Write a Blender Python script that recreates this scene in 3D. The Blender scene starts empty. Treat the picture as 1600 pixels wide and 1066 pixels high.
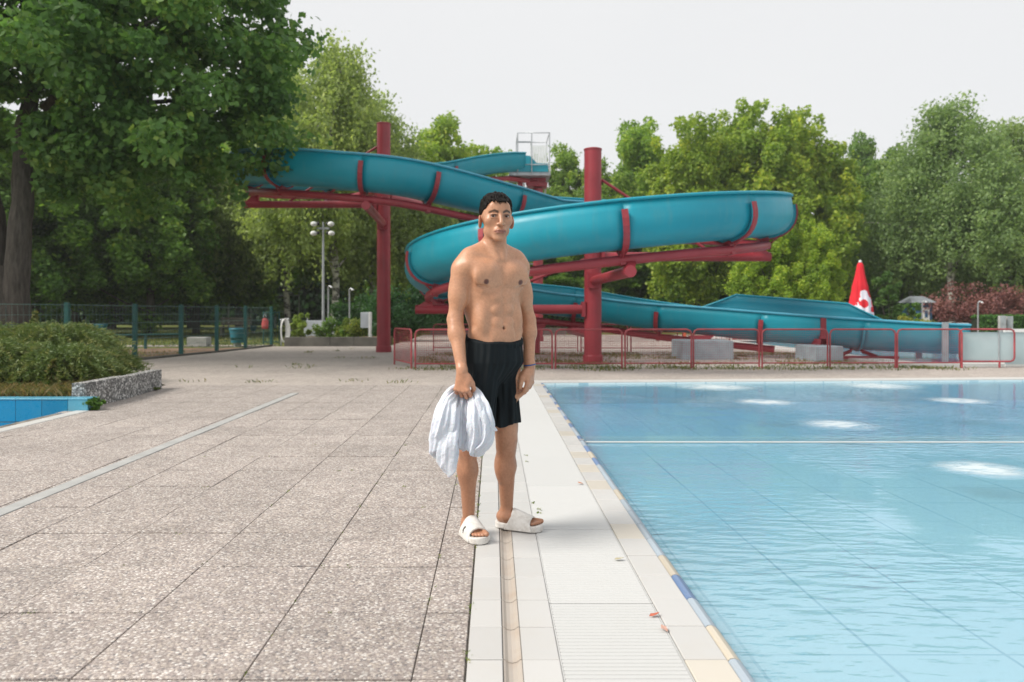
import bpy, math, random
import numpy as np
from mathutils import Vector, Matrix
R = math.radians
random.seed(7)
sc = bpy.context.scene
col = sc.collection

# ------------------------------------------------------------------ camera
F = 1200.0; CX = 771.0; HZ = 489.0; CAMH = 1.14
cam_d = bpy.data.cameras.new('camera'); cam = bpy.data.objects.new('camera', cam_d)
col.objects.link(cam); sc.camera = cam
cam.location = (0, 0, CAMH); cam.rotation_euler = (R(90), 0, 0)
cam_d.sensor_width = 36; cam_d.lens = 27.0
cam_d.shift_x = (800 - CX) / 1600; cam_d.shift_y = -(533 - HZ) / 1600
cam_d.clip_end = 2000
cam_d.dof.use_dof = True; cam_d.dof.focus_distance = 4.0; cam_d.dof.aperture_fstop = 2.8

# ------------------------------------------------------------------ light
SUN_EL, SUN_AZ = R(44), R(-112)      # azimuth measured from +Y towards +X
world = bpy.data.worlds.new('World'); sc.world = world; world.use_nodes = True
nt = world.node_tree; N = nt.nodes; L = nt.links
for n in list(N): N.remove(n)
out = N.new('ShaderNodeOutputWorld'); bg = N.new('ShaderNodeBackground')
sky = N.new('ShaderNodeTexSky'); sky.sky_type = 'NISHITA'; sky.sun_disc = False
sky.sun_elevation = SUN_EL; sky.sun_rotation = SUN_AZ; sky.air_density = 1.0; sky.dust_density = 3.0
# thin even overcast laid over the clear sky
geo = N.new('ShaderNodeTexCoord'); noi = N.new('ShaderNodeTexNoise'); noi.inputs['Scale'].default_value = 1.6; noi.inputs['Detail'].default_value = 3
ramp = N.new('ShaderNodeValToRGB'); ramp.color_ramp.elements[0].color = (6.15, 6.18, 6.2, 1); ramp.color_ramp.elements[1].color = (6.8, 6.76, 6.68, 1)
mix = N.new('ShaderNodeMixRGB'); mix.inputs[0].default_value = 0.90
L.new(geo.outputs['Generated'], noi.inputs['Vector']); L.new(noi.outputs['Fac'], ramp.inputs[0])
L.new(sky.outputs[0], mix.inputs[1]); L.new(ramp.outputs[0], mix.inputs[2])
L.new(mix.outputs[0], bg.inputs[0]); bg.inputs[1].default_value = 0.1
L.new(bg.outputs[0], out.inputs[0])
sd = bpy.data.lights.new('sun', 'SUN'); sun = bpy.data.objects.new('sun', sd); col.objects.link(sun)
sd.energy = 2.9; sd.angle = R(26); sd.color = (1.0, 0.95, 0.87)
sdir = Vector((math.sin(SUN_AZ) * math.cos(SUN_EL), math.cos(SUN_AZ) * math.cos(SUN_EL), math.sin(SUN_EL)))
sun.rotation_euler = (-sdir).to_track_quat('-Z', 'Y').to_euler()
vs = sc.view_settings; vs.view_transform = 'Standard'; vs.look = 'None'; vs.gamma = 1; vs.use_curve_mapping = False
vs.exposure = 0.52
sc.render.engine = 'CYCLES'
sc.cycles.transparent_max_bounces = 16

# ------------------------------------------------------------------ helpers
def U(px, py, Y):
    return Vector(((px - CX) * Y / F, Y, CAMH - (py - HZ) * Y / F))
def G(px, py):
    Y = CAMH * F / (py - HZ)
    return Vector(((px - CX) * Y / F, Y, 0))

def tag(o, label=None, cat=None, group=None, kind=None):
    if label: o['label'] = label
    if cat: o['category'] = cat
    if group: o['group'] = group
    if kind: o['kind'] = kind
    return o
def empty(name, loc, label=None, cat=None, group=None, rz=0):
    o = bpy.data.objects.new(name, None); col.objects.link(o)
    o.location = loc; o.rotation_euler = (0, 0, rz); o.empty_display_size = .3
    return tag(o, label, cat, group)
def kids(o): return [c for c in CH.get(o.name, [])]
CH = {}
def link(o, parent=None):
    col.objects.link(o)
    if parent is not None:
        o.parent = parent; CH.setdefault(parent.name, []).append(o)
    return o
def copy_tree(o, parent=None):
    c = o.copy(); link(c, parent)
    for k in kids(o): copy_tree(k, c)
    return c

class MB:
    """collects shapes in world (or root-local) coordinates, builds ONE mesh object"""
    def __init__(s): s.v = []; s.f = []; s.sm = []
    def add(s, vs, fs, smooth=False):
        b = len(s.v); s.v += [tuple(v) for v in vs]
        s.f += [tuple(b + i for i in f) for f in fs]; s.sm += [smooth] * len(fs)
        return s
    def box(s, x0, x1, y0, y1, z0, z1, bev=0):
        if bev <= 0:
            vs = [(x, y, z) for z in (z0, z1) for y in (y0, y1) for x in (x0, x1)]
            return s.add(vs, [(0, 2, 3, 1), (4, 5, 7, 6), (0, 1, 5, 4), (2, 6, 7, 3), (0, 4, 6, 2), (1, 3, 7, 5)])
        b = bev
        vs = [(x0, y0, z0), (x1, y0, z0), (x1, y1, z0), (x0, y1, z0),
              (x0, y0, z1 - b), (x1, y0, z1 - b), (x1, y1, z1 - b), (x0, y1, z1 - b),
              (x0 + b, y0 + b, z1), (x1 - b, y0 + b, z1), (x1 - b, y1 - b, z1), (x0 + b, y1 - b, z1)]
        fs = [(3, 2, 1, 0)]
        for i in range(4):
            j = (i + 1) % 4
            fs += [(i, j, 4 + j, 4 + i), (4 + i, 4 + j, 8 + j, 8 + i)]
        fs.append((8, 9, 10, 11))
        return s.add(vs, fs)
    def prism(s, poly, z0, z1):
        n = len(poly)
        vs = [(p[0], p[1], z0) for p in poly] + [(p[0], p[1], z1) for p in poly]
        fs = [tuple(range(n - 1, -1, -1)), tuple(range(n, 2 * n))] + [(i, (i + 1) % n, n + (i + 1) % n, n + i) for i in range(n)]
        return s.add(vs, fs)
    def tube(s, pts, r, n=8, cap=True, smooth=True, closed=False, flat=1.0):
        pts = [Vector(p) for p in pts]; m = len(pts)
        rs = r if isinstance(r, (list, tuple)) else [r] * m
        vs = []; up0 = None
        for i, p in enumerate(pts):
            if closed: t = pts[(i + 1) % m] - pts[i - 1]
            else: t = pts[min(i + 1, m - 1)] - pts[max(i - 1, 0)]
            t.normalize()
            if up0 is None:
                up0 = Vector((0, 0, 1)) if abs(t.z) < .9 else Vector((1, 0, 0))
            a = up0 - t * up0.dot(t)
            if a.length < 1e-4: a = Vector((0, 1, 0)) - t * t.y
            a.normalize(); up0 = a; b = t.cross(a)
            for k in range(n):
                w = 2 * math.pi * k / n
                vs.append(p + (a * math.cos(w) * flat + b * math.sin(w)) * rs[i])
        fs = []
        for i in range(m if closed else m - 1):
            j = (i + 1) % m
            for k in range(n):
                l = (k + 1) % n
                fs.append((i * n + k, i * n + l, j * n + l, j * n + k))
        s.add(vs, fs, smooth)
        if cap and not closed:
            s.add([vs[k] for k in range(n)], [tuple(range(n - 1, -1, -1))])
            s.add([vs[(m - 1) * n + k] for k in range(n)], [tuple(range(n))])
        return s
    def lathe(s, prof, c=(0, 0, 0), n=20, smooth=True):
        vs = [(c[0] + r * math.cos(2 * math.pi * k / n), c[1] + r * math.sin(2 * math.pi * k / n), c[2] + z) for r, z in prof for k in range(n)]
        fs = []
        for i in range(len(prof) - 1):
            for k in range(n):
                l = (k + 1) % n
                fs.append((i * n + k, i * n + l, (i + 1) * n + l, (i + 1) * n + k))
        return s.add(vs, fs, smooth)
    def sphere(s, c, r, n=10, m=7, sc=(1, 1, 1)):
        prof = [(max(1e-4, math.sin(math.pi * i / m)) * r, -math.cos(math.pi * i / m) * r) for i in range(m + 1)]
        vs = [(c[0] + a * math.cos(2 * math.pi * k / n) * sc[0], c[1] + a * math.sin(2 * math.pi * k / n) * sc[1], c[2] + z * sc[2]) for a, z in prof for k in range(n)]
        fs = [(i * n + k, i * n + (k + 1) % n, (i + 1) * n + (k + 1) % n, (i + 1) * n + k) for i in range(m) for k in range(n)]
        return s.add(vs, fs, True)
    def build(s, name, mat, parent=None, world=True):
        off = (0, 0, 0)
        if parent is not None and world:
            p = parent; o = Vector((0, 0, 0))
            while p is not None: o += Vector(p.location); p = p.parent
            off = o
        me = bpy.data.meshes.new(name)
        me.from_pydata([(v[0] - off[0], v[1] - off[1], v[2] - off[2]) for v in s.v], [], s.f)
        me.polygons.foreach_set('use_smooth', s.sm); me.update()
        if mat: me.materials.append(mat)
        o = bpy.data.objects.new(name, me)
        return link(o, parent)

def npmesh(name, V, Fq, mat, parent=None, smooth=True, attrs=None, loc=None):
    """numpy verts (n,3), quad faces (m,4) -> object"""
    me = bpy.data.meshes.new(name)
    V = np.asarray(V, np.float32); Fq = np.asarray(Fq, np.int32)
    k = Fq.shape[1]
    me.vertices.add(len(V)); me.vertices.foreach_set('co', V.ravel())
    me.loops.add(Fq.size); me.loops.foreach_set('vertex_index', Fq.ravel())
    me.polygons.add(len(Fq)); me.polygons.foreach_set('loop_start', np.arange(0, Fq.size, k, dtype=np.int32))
    me.polygons.foreach_set('use_smooth', np.full(len(Fq), smooth))
    me.update(calc_edges=True)
    for nm, (typ, arr) in (attrs or {}).items():
        a = me.attributes.new(nm, typ, 'POINT')
        a.data.foreach_set('value' if typ == 'FLOAT' else 'color', np.asarray(arr, np.float32).ravel())
    me.materials.append(mat)
    o = bpy.data.objects.new(name, me)
    if loc is not None: o.location = loc
    return link(o, parent)

# ------------------------------------------------------------------ materials
class NT:
    def __init__(s, name):
        s.m = bpy.data.materials.new(name); s.m.use_nodes = True
        s.t = s.m.node_tree; s.p = s.t.nodes['Principled BSDF']; s.o = s.t.nodes['Material Output']
    def n(s, typ, **kw):
        x = s.t.nodes.new(typ)
        for k, v in kw.items():
            if k.startswith('i_'):
                key = k[2:].replace('_', ' ')
                x.inputs[int(key) if key.isdigit() else key].default_value = v
            else: setattr(x, k, v)
        return x
    def l(s, a, b): s.t.links.new(a, b)
    def ramp(s, fac, stops, interp='LINEAR'):
        r = s.n('ShaderNodeValToRGB'); cr = r.color_ramp; cr.interpolation = interp
        while len(cr.elements) < len(stops): cr.elements.new(.5)
        for e, (p, c) in zip(cr.elements, stops):
            e.position = p; e.color = (*c, 1) if len(c) == 3 else c
        if fac is not None: s.l(fac, r.inputs[0])
        return r.outputs[0]
    def noise(s, vec, scale, detail=4, rough=.55):
        x = s.n('ShaderNodeTexNoise'); x.inputs['Scale'].default_value = scale
        x.inputs['Detail'].default_value = detail; x.inputs['Roughness'].default_value = rough
        if vec is not None: s.l(vec, x.inputs['Vector'])
        return x.outputs['Fac']
    def mixc(s, fac, a, b, mode='MIX'):
        x = s.n('ShaderNodeMixRGB', blend_type=mode)
        for i, q in ((0, fac), (1, a), (2, b)):
            if isinstance(q, (int, float)): x.inputs[i].default_value = q
            elif isinstance(q, tuple): x.inputs[i].default_value = (*q, 1)
            else: s.l(q, x.inputs[i])
        return x.outputs[0]
    def math(s, op, a, b=0.0, c=None):
        x = s.n('ShaderNodeMath', operation=op)
        for i, q in ((0, a), (1, b), (2, c)):
            if q is None: continue
            if isinstance(q, (int, float)): x.inputs[i].default_value = q
            else: s.l(q, x.inputs[i])
        return x.outputs[0]
    def pos(s): return s.n('ShaderNodeNewGeometry').outputs['Position']
    def obj(s): return s.n('ShaderNodeTexCoord').outputs['Object']
    def bump(s, h, strength=.3, dist=.01):
        b = s.n('ShaderNodeBump'); b.inputs['Strength'].default_value = strength; b.inputs['Distance'].default_value = dist
        s.l(h, b.inputs['Height']); s.l(b.outputs[0], s.p.inputs['Normal']); return b
    def set(s, **kw):
        for k, v in kw.items():
            s.p.inputs[k.replace('_', ' ')].default_value = (*v, 1) if isinstance(v, tuple) and len(v) == 3 else v
        return s

def plain(name, c, rough=.5, var=.12, scale=3, metal=0, bump=0, bscale=40, spec=.5):
    t = NT(name); t.set(Roughness=rough, Metallic=metal); t.p.inputs['Specular IOR Level'].default_value = spec
    p = t.pos(); f = t.noise(p, scale, 5)
    lo = tuple(max(0, q * (1 - var * 1.6)) for q in c); hi = tuple(min(1, q * (1 + var * 1.6)) for q in c)
    t.l(t.ramp(f, [(.3, lo), (.7, hi)]), t.p.inputs['Base Color'])
    r = t.noise(p, scale * 4, 3); t.l(t.math('MULTIPLY_ADD', r, .25, max(0, rough - .12)), t.p.inputs['Roughness'])
    if bump: t.bump(t.noise(p, bscale, 4), bump, .01)
    return t.m

M = {}
def aggregate(name, cols, vscale, dark, far, bumpy=.5, joint=None):
    """exposed pebble concrete"""
    t = NT(name); p = t.pos(); t.set(Roughness=.85)
    t.p.inputs['Specular IOR Level'].default_value = .25
    v = t.n('ShaderNodeTexVoronoi', i_Scale=vscale); t.l(p, v.inputs['Vector'])
    v.inputs['Randomness'].default_value = 1
    sep = t.n('ShaderNodeSeparateColor'); t.l(v.outputs['Color'], sep.inputs[0])
    n = len(cols); st = [(i / n, c) for i, c in enumerate(cols)]
    c = t.ramp(sep.outputs[0], st, 'CONSTANT')
    d = t.math('MULTIPLY', v.outputs['Distance'], 1.0)
    edge = t.ramp(d, [(.42, (0, 0, 0)), (.75, (1, 1, 1))])
    c = t.mixc(edge, c, dark)
    # second, finer grit
    v2 = t.n('ShaderNodeTexVoronoi', i_Scale=vscale * 2.7); t.l(p, v2.inputs['Vector'])
    s2 = t.n('ShaderNodeSeparateColor'); t.l(v2.outputs['Color'], s2.inputs[0])
    g = t.ramp(s2.outputs[1], [(0, (.55, .55, .55)), (.5, (1, 1, 1)), (1, (1.3, 1.3, 1.3))])
    c = t.mixc(.55, c, g, 'MULTIPLY')
    big = t.noise(p, 1.1, 5); c = t.mixc(1, c, t.ramp(big, [(.3, (1.0, 1.02, 1.05)), (.7, (1.2, 1.22, 1.26))]), 'MULTIPLY')
    sm = t.noise(p, 6, 4); c = t.mixc(1, c, t.ramp(sm, [(.35, (.9, .9, .9)), (.65, (1.06, 1.06, 1.06))]), 'MULTIPLY')
    h = t.math('SUBTRACT', 1.0, d)
    if joint:
        sx, sy, ox, oy, wx = joint
        sp = t.n('ShaderNodeSeparateXYZ'); t.l(p, sp.inputs[0])
        def lines(axis, s_, o_):
            q = t.math('FRACT', t.math('MULTIPLY_ADD', axis, 1 / s_, -o_ / s_ + 100))
            q = t.math('ABSOLUTE', t.math('SUBTRACT', q, .5)); return t.math('GREATER_THAN', q, .5 - wx / s_)
        j = t.math('MAXIMUM', lines(sp.outputs[0], sx, ox), lines(sp.outputs[1], sy, oy))
        nz = t.noise(p, 2.3, 3); j = t.math('MULTIPLY', j, t.ramp(nz, [(.35, (.25, .25, .25)), (.6, (.9, .9, .9))]))
        c = t.mixc(j, c, (.10, .09, .075)); h = t.math('SUBTRACT', h, t.math('MULTIPLY', j, 2))
    oi = t.n('ShaderNodeObjectInfo'); c = t.mixc(1, c, t.ramp(oi.outputs['Random'], [(0, (.95, .935, .92)), (.5, (1.02, 1.0, .985)), (1, (1.07, 1.05, 1.03))]), 'MULTIPLY')
    stn = t.ramp(t.noise(p, .9, 7, .72), [(.56, (0, 0, 0)), (.72, (1, 1, 1))]); c = t.mixc(t.math('MULTIPLY', stn, .22), c, (.16, .13, .105))
    t.l(c, t.p.inputs['Base Color'])
    t.bump(h, bumpy, .004)
    return t.m
peb = [(.42, .375, .335), (.31, .27, .24), (.50, .46, .42), (.235, .205, .185), (.38, .335, .295), (.36, .325, .30), (.55, .52, .48), (.33, .29, .265), (.19, .175, .17), (.44, .385, .33)]
M['slab'] = aggregate('exposed_aggregate', peb, 88, (.28, .24, .22), None, .55)
M['slab_far'] = aggregate('exposed_aggregate_far', peb, 88, (.28, .24, .22), None, .5, (.53, .53, -.255, 2.92, .006))
M['plaza'] = aggregate('plaza_aggregate', [(.42, .375, .33), (.33, .29, .26), (.49, .445, .40), (.38, .335, .295), (.29, .255, .23), (.46, .41, .365)], 70, (.28, .245, .22), None, .3)
M['granite'] = aggregate('washed_concrete', [(.42, .41, .39), (.22, .22, .215), (.55, .54, .52), (.12, .12, .12), (.34, .335, .32)], 38, (.10, .10, .095), None, .8)
M['joint'] = plain('joint_dirt', (.19, .17, .145), .95, .4, 12)
M['concrete'] = plain('concrete', (.33, .33, .32), .85, .15, 4, bump=.3, bscale=60)
M['planter'] = plain('dark_concrete', (.12, .115, .10), .9, .25, 2, bump=.3)
M['block'] = plain('painted_block', (.30, .38, .42), .8, .12, 3, bump=.15)
M['strip'] = plain('channel_concrete', (.38, .38, .37), .8, .08, 5, bump=.1)
M['steel'] = plain('galvanised_steel', (.42, .44, .46), .45, .1, 5, metal=.6)
M['white_paint'] = plain('white_paint', (.72, .73, .72), .5, .05, 4)
M['red'] = plain('red_paint', (.30, .030, .042), .42, .13, 1.2)
M['red_barrier'] = plain('barrier_red_paint', (.33, .055, .065), .5, .2, 5)
M['black'] = plain('dark_rubber', (.02, .02, .02), .6, .1, 4)
M['green_metal'] = plain('dark_green_metal', (.010, .085, .08), .45, .15, 4)
M['wire'] = plain('fence_wire', (.12, .22, .20), .5, .1, 4)
M['teal_bin'] = plain('teal_plastic', (.012, .14, .19), .5, .15, 3)
M['pink'] = plain('red_fabric', (.55, .09, .09), .8, .2, 4)
M['grey_box'] = plain('grey_enamel', (.42, .46, .50), .5, .08, 3)
M['blue_hut'] = plain('blue_boards', (.03, .10, .20), .6, .15, 3)
M['roof'] = plain('grey_roof', (.20, .22, .24), .8, .15, 3)
M['orange'] = plain('orange_plastic', (.75, .13, .04), .5, .1, 4)
M['soil'] = plain('dry_soil', (.17, .105, .065), .95, .35, 1.5, bump=.6, bscale=14)
M['wood'] = plain('grey_wood', (.12, .10, .08), .8, .25, 6)
# fibreglass of the flume
t = NT('flume_gelcoat'); p = t.pos(); t.set(Roughness=.4)
t.p.inputs['Specular IOR Level'].default_value = .5
c = t.ramp(t.noise(p, .9, 4), [(.3, (.001, .245, .33)), (.7, (.003, .305, .40))])
mpv = t.n('ShaderNodeMapping'); mpv.inputs['Scale'].default_value = (5, 5, .7); t.l(p, mpv.inputs[0])
stc = t.ramp(t.noise(mpv.outputs[0], 1.6, 6, .7), [(.52, (0, 0, 0)), (.78, (1, 1, 1))])
c = t.mixc(t.math('MULTIPLY', stc, .38), c, (.10, .27, .30))
t.l(c, t.p.inputs['Base Color']); t.l(t.math('MULTIPLY_ADD', t.noise(p, 5, 3), .22, .32), t.p.inputs['Roughness']); M['flume'] = t.m
t = NT('flume_inside'); p = t.pos(); t.set(Roughness=.4)
c = t.ramp(t.noise(p, .9, 4), [(.3, (.02, .26, .36)), (.7, (.035, .33, .43))])
stc = t.ramp(t.noise(p, 2.2, 6, .7), [(.56, (0, 0, 0)), (.8, (1, 1, 1))])
c = t.mixc(t.math('MULTIPLY', stc, .4), c, (.22, .28, .24)); t.l(c, t.p.inputs['Base Color']); M['flume_in'] = t.m
M['flume_lip'] = plain('flume_lip', (.07, .36, .50), .35, .1, 2)
# tiles
def tilemat(name, c, var=.05, rough=.22, dirt=(.5, .45, .38), dirtf=.25):
    t = NT(name); p = t.pos(); t.set(Roughness=rough)
    oi = t.n('ShaderNodeObjectInfo'); k = t.ramp(oi.outputs['Random'], [(0, tuple(q * (1 - var) for q in c)), (1, tuple(min(1, q * (1 + var)) for q in c))])
    d = t.ramp(t.noise(p, 5, 6, .7), [(.5, (0, 0, 0)), (.8, (1, 1, 1))])
    k = t.mixc(t.math('MULTIPLY', d, dirtf), k, dirt)
    t.l(k, t.p.inputs['Base Color']); t.l(t.math('MULTIPLY_ADD', t.noise(p, 14, 3), .3, rough), t.p.inputs['Roughness'])
    t.bump(t.noise(p, 25, 3), .04, .01)
    return t.m
M['tile_white'] = tilemat('white_tile', (.53, .522, .508))
M['tile_cream'] = tilemat('cream_tile', (.54, .50, .435), .08)
M['tile_grey'] = tilemat('stained_channel_tile', (.45, .40, .35), .08, .3, (.36, .25, .17), .6)
M['roll_white'] = tilemat('pale_roll_tile', (.36, .42, .48), .05)
M['roll_blue'] = tilemat('blue_roll_tile', (.14, .21, .36), .2)
M['roll_cream'] = tilemat('cream_roll_tile', (.50, .45, .37), .08)
M['grate'] = tilemat('grate_plastic', (.53, .532, .525), .03, .35, (.5, .48, .42), .12)
M['coping'] = tilemat('white_coping', (.56, .55, .53), .04, .35, (.4, .36, .28), .25)
M['tile_blue'] = tilemat('blue_tile', (.008, .22, .40), .10, .15, (.1, .3, .35), .2)
M['tile_paleblue'] = tilemat('pale_blue_tile', (.10, .36, .50), .06, .15, (.2, .3, .35), .2)
# pool floor: tiles whose joints show through the water
def floormat(name, base, grout, sx, sy, rot=0.0):
    t = NT(name); p = t.pos(); t.set(Roughness=.5)
    mp = t.n('ShaderNodeMapping'); mp.inputs['Rotation'].default_value = (0, 0, rot); t.l(p, mp.inputs[0])
    sp = t.n('ShaderNodeSeparateXYZ'); t.l(mp.outputs[0], sp.inputs[0])
    def lines(a, s_, w):
        q = t.math('ABSOLUTE', t.math('SUBTRACT', t.math('FRACT', t.math('MULTIPLY_ADD', a, 1 / s_, 50)), .5)); return t.math('GREATER_THAN', q, .5 - w / s_)
    j = t.math('MAXIMUM', lines(sp.outputs[0], sx, .008), lines(sp.outputs[1], sy, .006))
    nz = t.ramp(t.noise(p, .8, 3), [(.35, (.35, .35, .35)), (.65, (.95, .95, .95))])
    c = t.mixc(t.math('MULTIPLY', j, nz), base, grout)
    c = t.mixc(1, c, t.ramp(t.noise(p, .5, 3), [(.3, (.93, .95, .96)), (.7, (1.05, 1.03, 1.02))]), 'MULTIPLY')
    t.l(c, t.p.inputs['Base Color']); return t.m
M['pool_floor'] = floormat('pool_floor_tiles', (.66, .79, .81), (.22, .44, .54), .50, .50)
# water surface: clear film, fresnel mirror, ripples
def watermat(name, dens, absorb, springs=(), tint=(.93, .98, 1.0), ior=1.4, ripple=.5, milk=.26, mcol=(.50, .76, .85, 1)):
    glint = None
    t = NT(name); t.t.nodes.remove(t.p); p = t.pos()
    mp = t.n('ShaderNodeMapping'); mp.inputs['Scale'].default_value = (1.0, 2.6, 1); mp.inputs['Rotation'].default_value = (0, 0, R(24)); t.l(p, mp.inputs[0])
    w1 = t.noise(mp.outputs[0], 5.6, 2, .4); w2 = t.noise(mp.outputs[0], 13, 2, .5)
    # patches of breeze and calm
    patch = t.ramp(t.noise(p, .33, 2), [(.42, (.06, .06, .06)), (.62, (1, 1, 1))])
    h = t.math('MULTIPLY', t.math('ADD', w1, t.math('MULTIPLY', w2, .22)), patch)
    low = t.noise(p, .7, 2); h = t.math('MULTIPLY_ADD', low, .45, h)
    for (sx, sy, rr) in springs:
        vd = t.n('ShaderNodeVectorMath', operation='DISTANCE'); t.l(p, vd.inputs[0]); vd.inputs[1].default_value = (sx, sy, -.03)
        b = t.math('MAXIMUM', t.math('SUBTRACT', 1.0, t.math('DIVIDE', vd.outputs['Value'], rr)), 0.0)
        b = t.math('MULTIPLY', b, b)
        glint = b if glint is None else t.math('MAXIMUM', glint, b)
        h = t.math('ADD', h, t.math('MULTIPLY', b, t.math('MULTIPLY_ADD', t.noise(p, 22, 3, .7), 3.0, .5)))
    bm = t.n('ShaderNodeBump'); bm.inputs['Strength'].default_value = ripple; bm.inputs['Distance'].default_value = .022; t.l(h, bm.inputs['Height'])
    fr = t.n('ShaderNodeFresnel'); fr.inputs['IOR'].default_value = ior; t.l(bm.outputs[0], fr.inputs['Normal']); frs = t.math('MULTIPLY_ADD', fr.outputs[0], .45, .20)
    tr = t.n('ShaderNodeBsdfTransparent'); tr.inputs[0].default_value = (*tint, 1)
    gl = t.n('ShaderNodeBsdfGlossy'); gl.inputs['Roughness'].default_value = .035; t.l(bm.outputs[0], gl.inputs['Normal'])
    mx = t.n('ShaderNodeMixShader'); t.l(frs, mx.inputs[0]); t.l(gl.outputs[0], mx.inputs[2])
    # diffuse colour mixed in lifts dark reflections; glints over the inlets are painted white
    df = t.n('ShaderNodeBsdfDiffuse'); df.inputs[0].default_value = mcol; m0 = t.n('ShaderNodeMixShader'); m0.inputs[0].default_value = milk
    t.l(tr.outputs[0], m0.inputs[1]); t.l(df.outputs[0], m0.inputs[2]); t.l(m0.outputs[0], mx.inputs[1]); fin = mx.outputs[0]
    if glint is not None:
        fo = t.math('MULTIPLY', glint, t.ramp(t.noise(mp.outputs[0], 5, 4, .7), [(.36, (0, 0, 0)), (.6, (1, 1, 1))])); fo = t.math('MINIMUM', t.math('MULTIPLY', fo, 1.5), .52)
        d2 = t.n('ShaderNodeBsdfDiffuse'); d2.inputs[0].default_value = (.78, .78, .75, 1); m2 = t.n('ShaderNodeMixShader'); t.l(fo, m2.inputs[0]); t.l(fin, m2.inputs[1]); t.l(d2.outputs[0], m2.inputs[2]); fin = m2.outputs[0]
    t.l(fin, t.o.inputs['Surface'])
    va = t.n('ShaderNodeVolumeAbsorption'); va.inputs['Color'].default_value = (*absorb, 1); va.inputs['Density'].default_value = dens
    t.l(va.outputs[0], t.o.inputs['Volume'])
    return t.m
spr = [(6.0 * 1.0, 7.9 + .25, .9)]
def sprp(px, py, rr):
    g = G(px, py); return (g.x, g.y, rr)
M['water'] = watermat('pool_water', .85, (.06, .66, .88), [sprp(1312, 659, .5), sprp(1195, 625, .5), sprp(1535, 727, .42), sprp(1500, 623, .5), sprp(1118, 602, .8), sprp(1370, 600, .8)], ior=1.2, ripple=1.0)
M['water2'] = watermat('splash_water', .3, (.0, .62, .85), [], ripple=.8, ior=1.2, milk=.4, mcol=(.16, .60, .70, 1))

# foliage
def leafmat(name, dark, light, warm, trans=.5):
    t = NT(name); t.t.nodes.remove(t.p)
    a = t.n('ShaderNodeAttribute'); a.attribute_name = 'tint'
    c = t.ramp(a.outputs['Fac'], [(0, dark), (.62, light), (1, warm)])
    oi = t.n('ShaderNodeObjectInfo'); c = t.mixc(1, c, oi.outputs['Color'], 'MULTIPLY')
    df = t.n('ShaderNodeBsdfPrincipled'); df.inputs['Roughness'].default_value = .5; df.inputs['Specular IOR Level'].default_value = .35; t.l(c, df.inputs['Base Color'])
    tl = t.n('ShaderNodeBsdfTranslucent'); t.l(t.mixc(1, c, (1.25, 1.3, .7), 'MULTIPLY'), tl.inputs[0])
    mx = t.n('ShaderNodeMixShader'); mx.inputs[0].default_value = trans
    t.l(df.outputs[0], mx.inputs[1]); t.l(tl.outputs[0], mx.inputs[2]); t.l(mx.outputs[0], t.o.inputs['Surface'])
    return t.m
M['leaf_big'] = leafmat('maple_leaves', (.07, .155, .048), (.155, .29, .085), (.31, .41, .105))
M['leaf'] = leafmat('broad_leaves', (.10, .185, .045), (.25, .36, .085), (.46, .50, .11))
M['leaf_birch'] = leafmat('birch_leaves', (.14, .20, .09), (.28, .36, .16), (.42, .48, .21))
M['leaf_dark'] = leafmat('dark_leaves', (.022, .055, .026), (.05, .11, .042), (.08, .15, .05))
M['juniper'] = leafmat('juniper_needles', (.06, .11, .035), (.15, .21, .065), (.26, .26, .09), .25)
M['straw'] = leafmat('dry_grass_blades', (.10, .12, .035), (.19, .16, .06), (.30, .20, .10), .3)
M['grass_blade'] = leafmat('grass_blades', (.05, .09, .02), (.12, .15, .035), (.26, .22, .09), .3)
M['redleaf'] = leafmat('purple_leaves', (.15, .06, .06), (.28, .12, .11), (.36, .19, .15), .3)
M['yellowleaf'] = leafmat('golden_leaves', (.16, .20, .03), (.32, .32, .05), (.45, .35, .08), .35)
t = NT('bark'); p = t.pos(); mp = t.n('ShaderNodeMapping'); mp.inputs['Scale'].default_value = (1, 1, .18); t.l(p, mp.inputs[0])
nz = t.noise(mp.outputs[0], 14, 6, .7); t.l(t.ramp(nz, [(.3, (.035, .030, .026)), (.7, (.13, .115, .10))]), t.p.inputs['Base Color']); t.set(Roughness=.95); t.bump(nz, .9, .03); M['bark'] = t.m
t = NT('birch_bark'); p = t.pos(); mp = t.n('ShaderNodeMapping'); mp.inputs['Scale'].default_value = (.6, .6, 1.6); t.l(p, mp.inputs[0])
nz = t.noise(mp.outputs[0], 3.5, 5, .7); t.l(t.ramp(nz, [(.42, (.06, .055, .05)), (.52, (.48, .46, .42))]), t.p.inputs['Base Color']); t.set(Roughness=.8); M['birch'] = t.m
t = NT('lawn_grass'); p = t.pos(); f = t.noise(p, .35, 6, .65); g = t.noise(p, 9, 4, .7)
c = t.ramp(f, [(.3, (.09, .13, .035)), (.5, (.15, .18, .05)), (.7, (.26, .22, .10))]); c = t.mixc(1, c, t.ramp(g, [(.3, (.75, .75, .75)), (.7, (1.2, 1.2, 1.15))]), 'MULTIPLY')
t.l(c, t.p.inputs['Base Color']); t.set(Roughness=1.0); t.bump(g, .8, .03); t.p.inputs['Specular IOR Level'].default_value = .1; M['lawn'] = t.m
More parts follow.
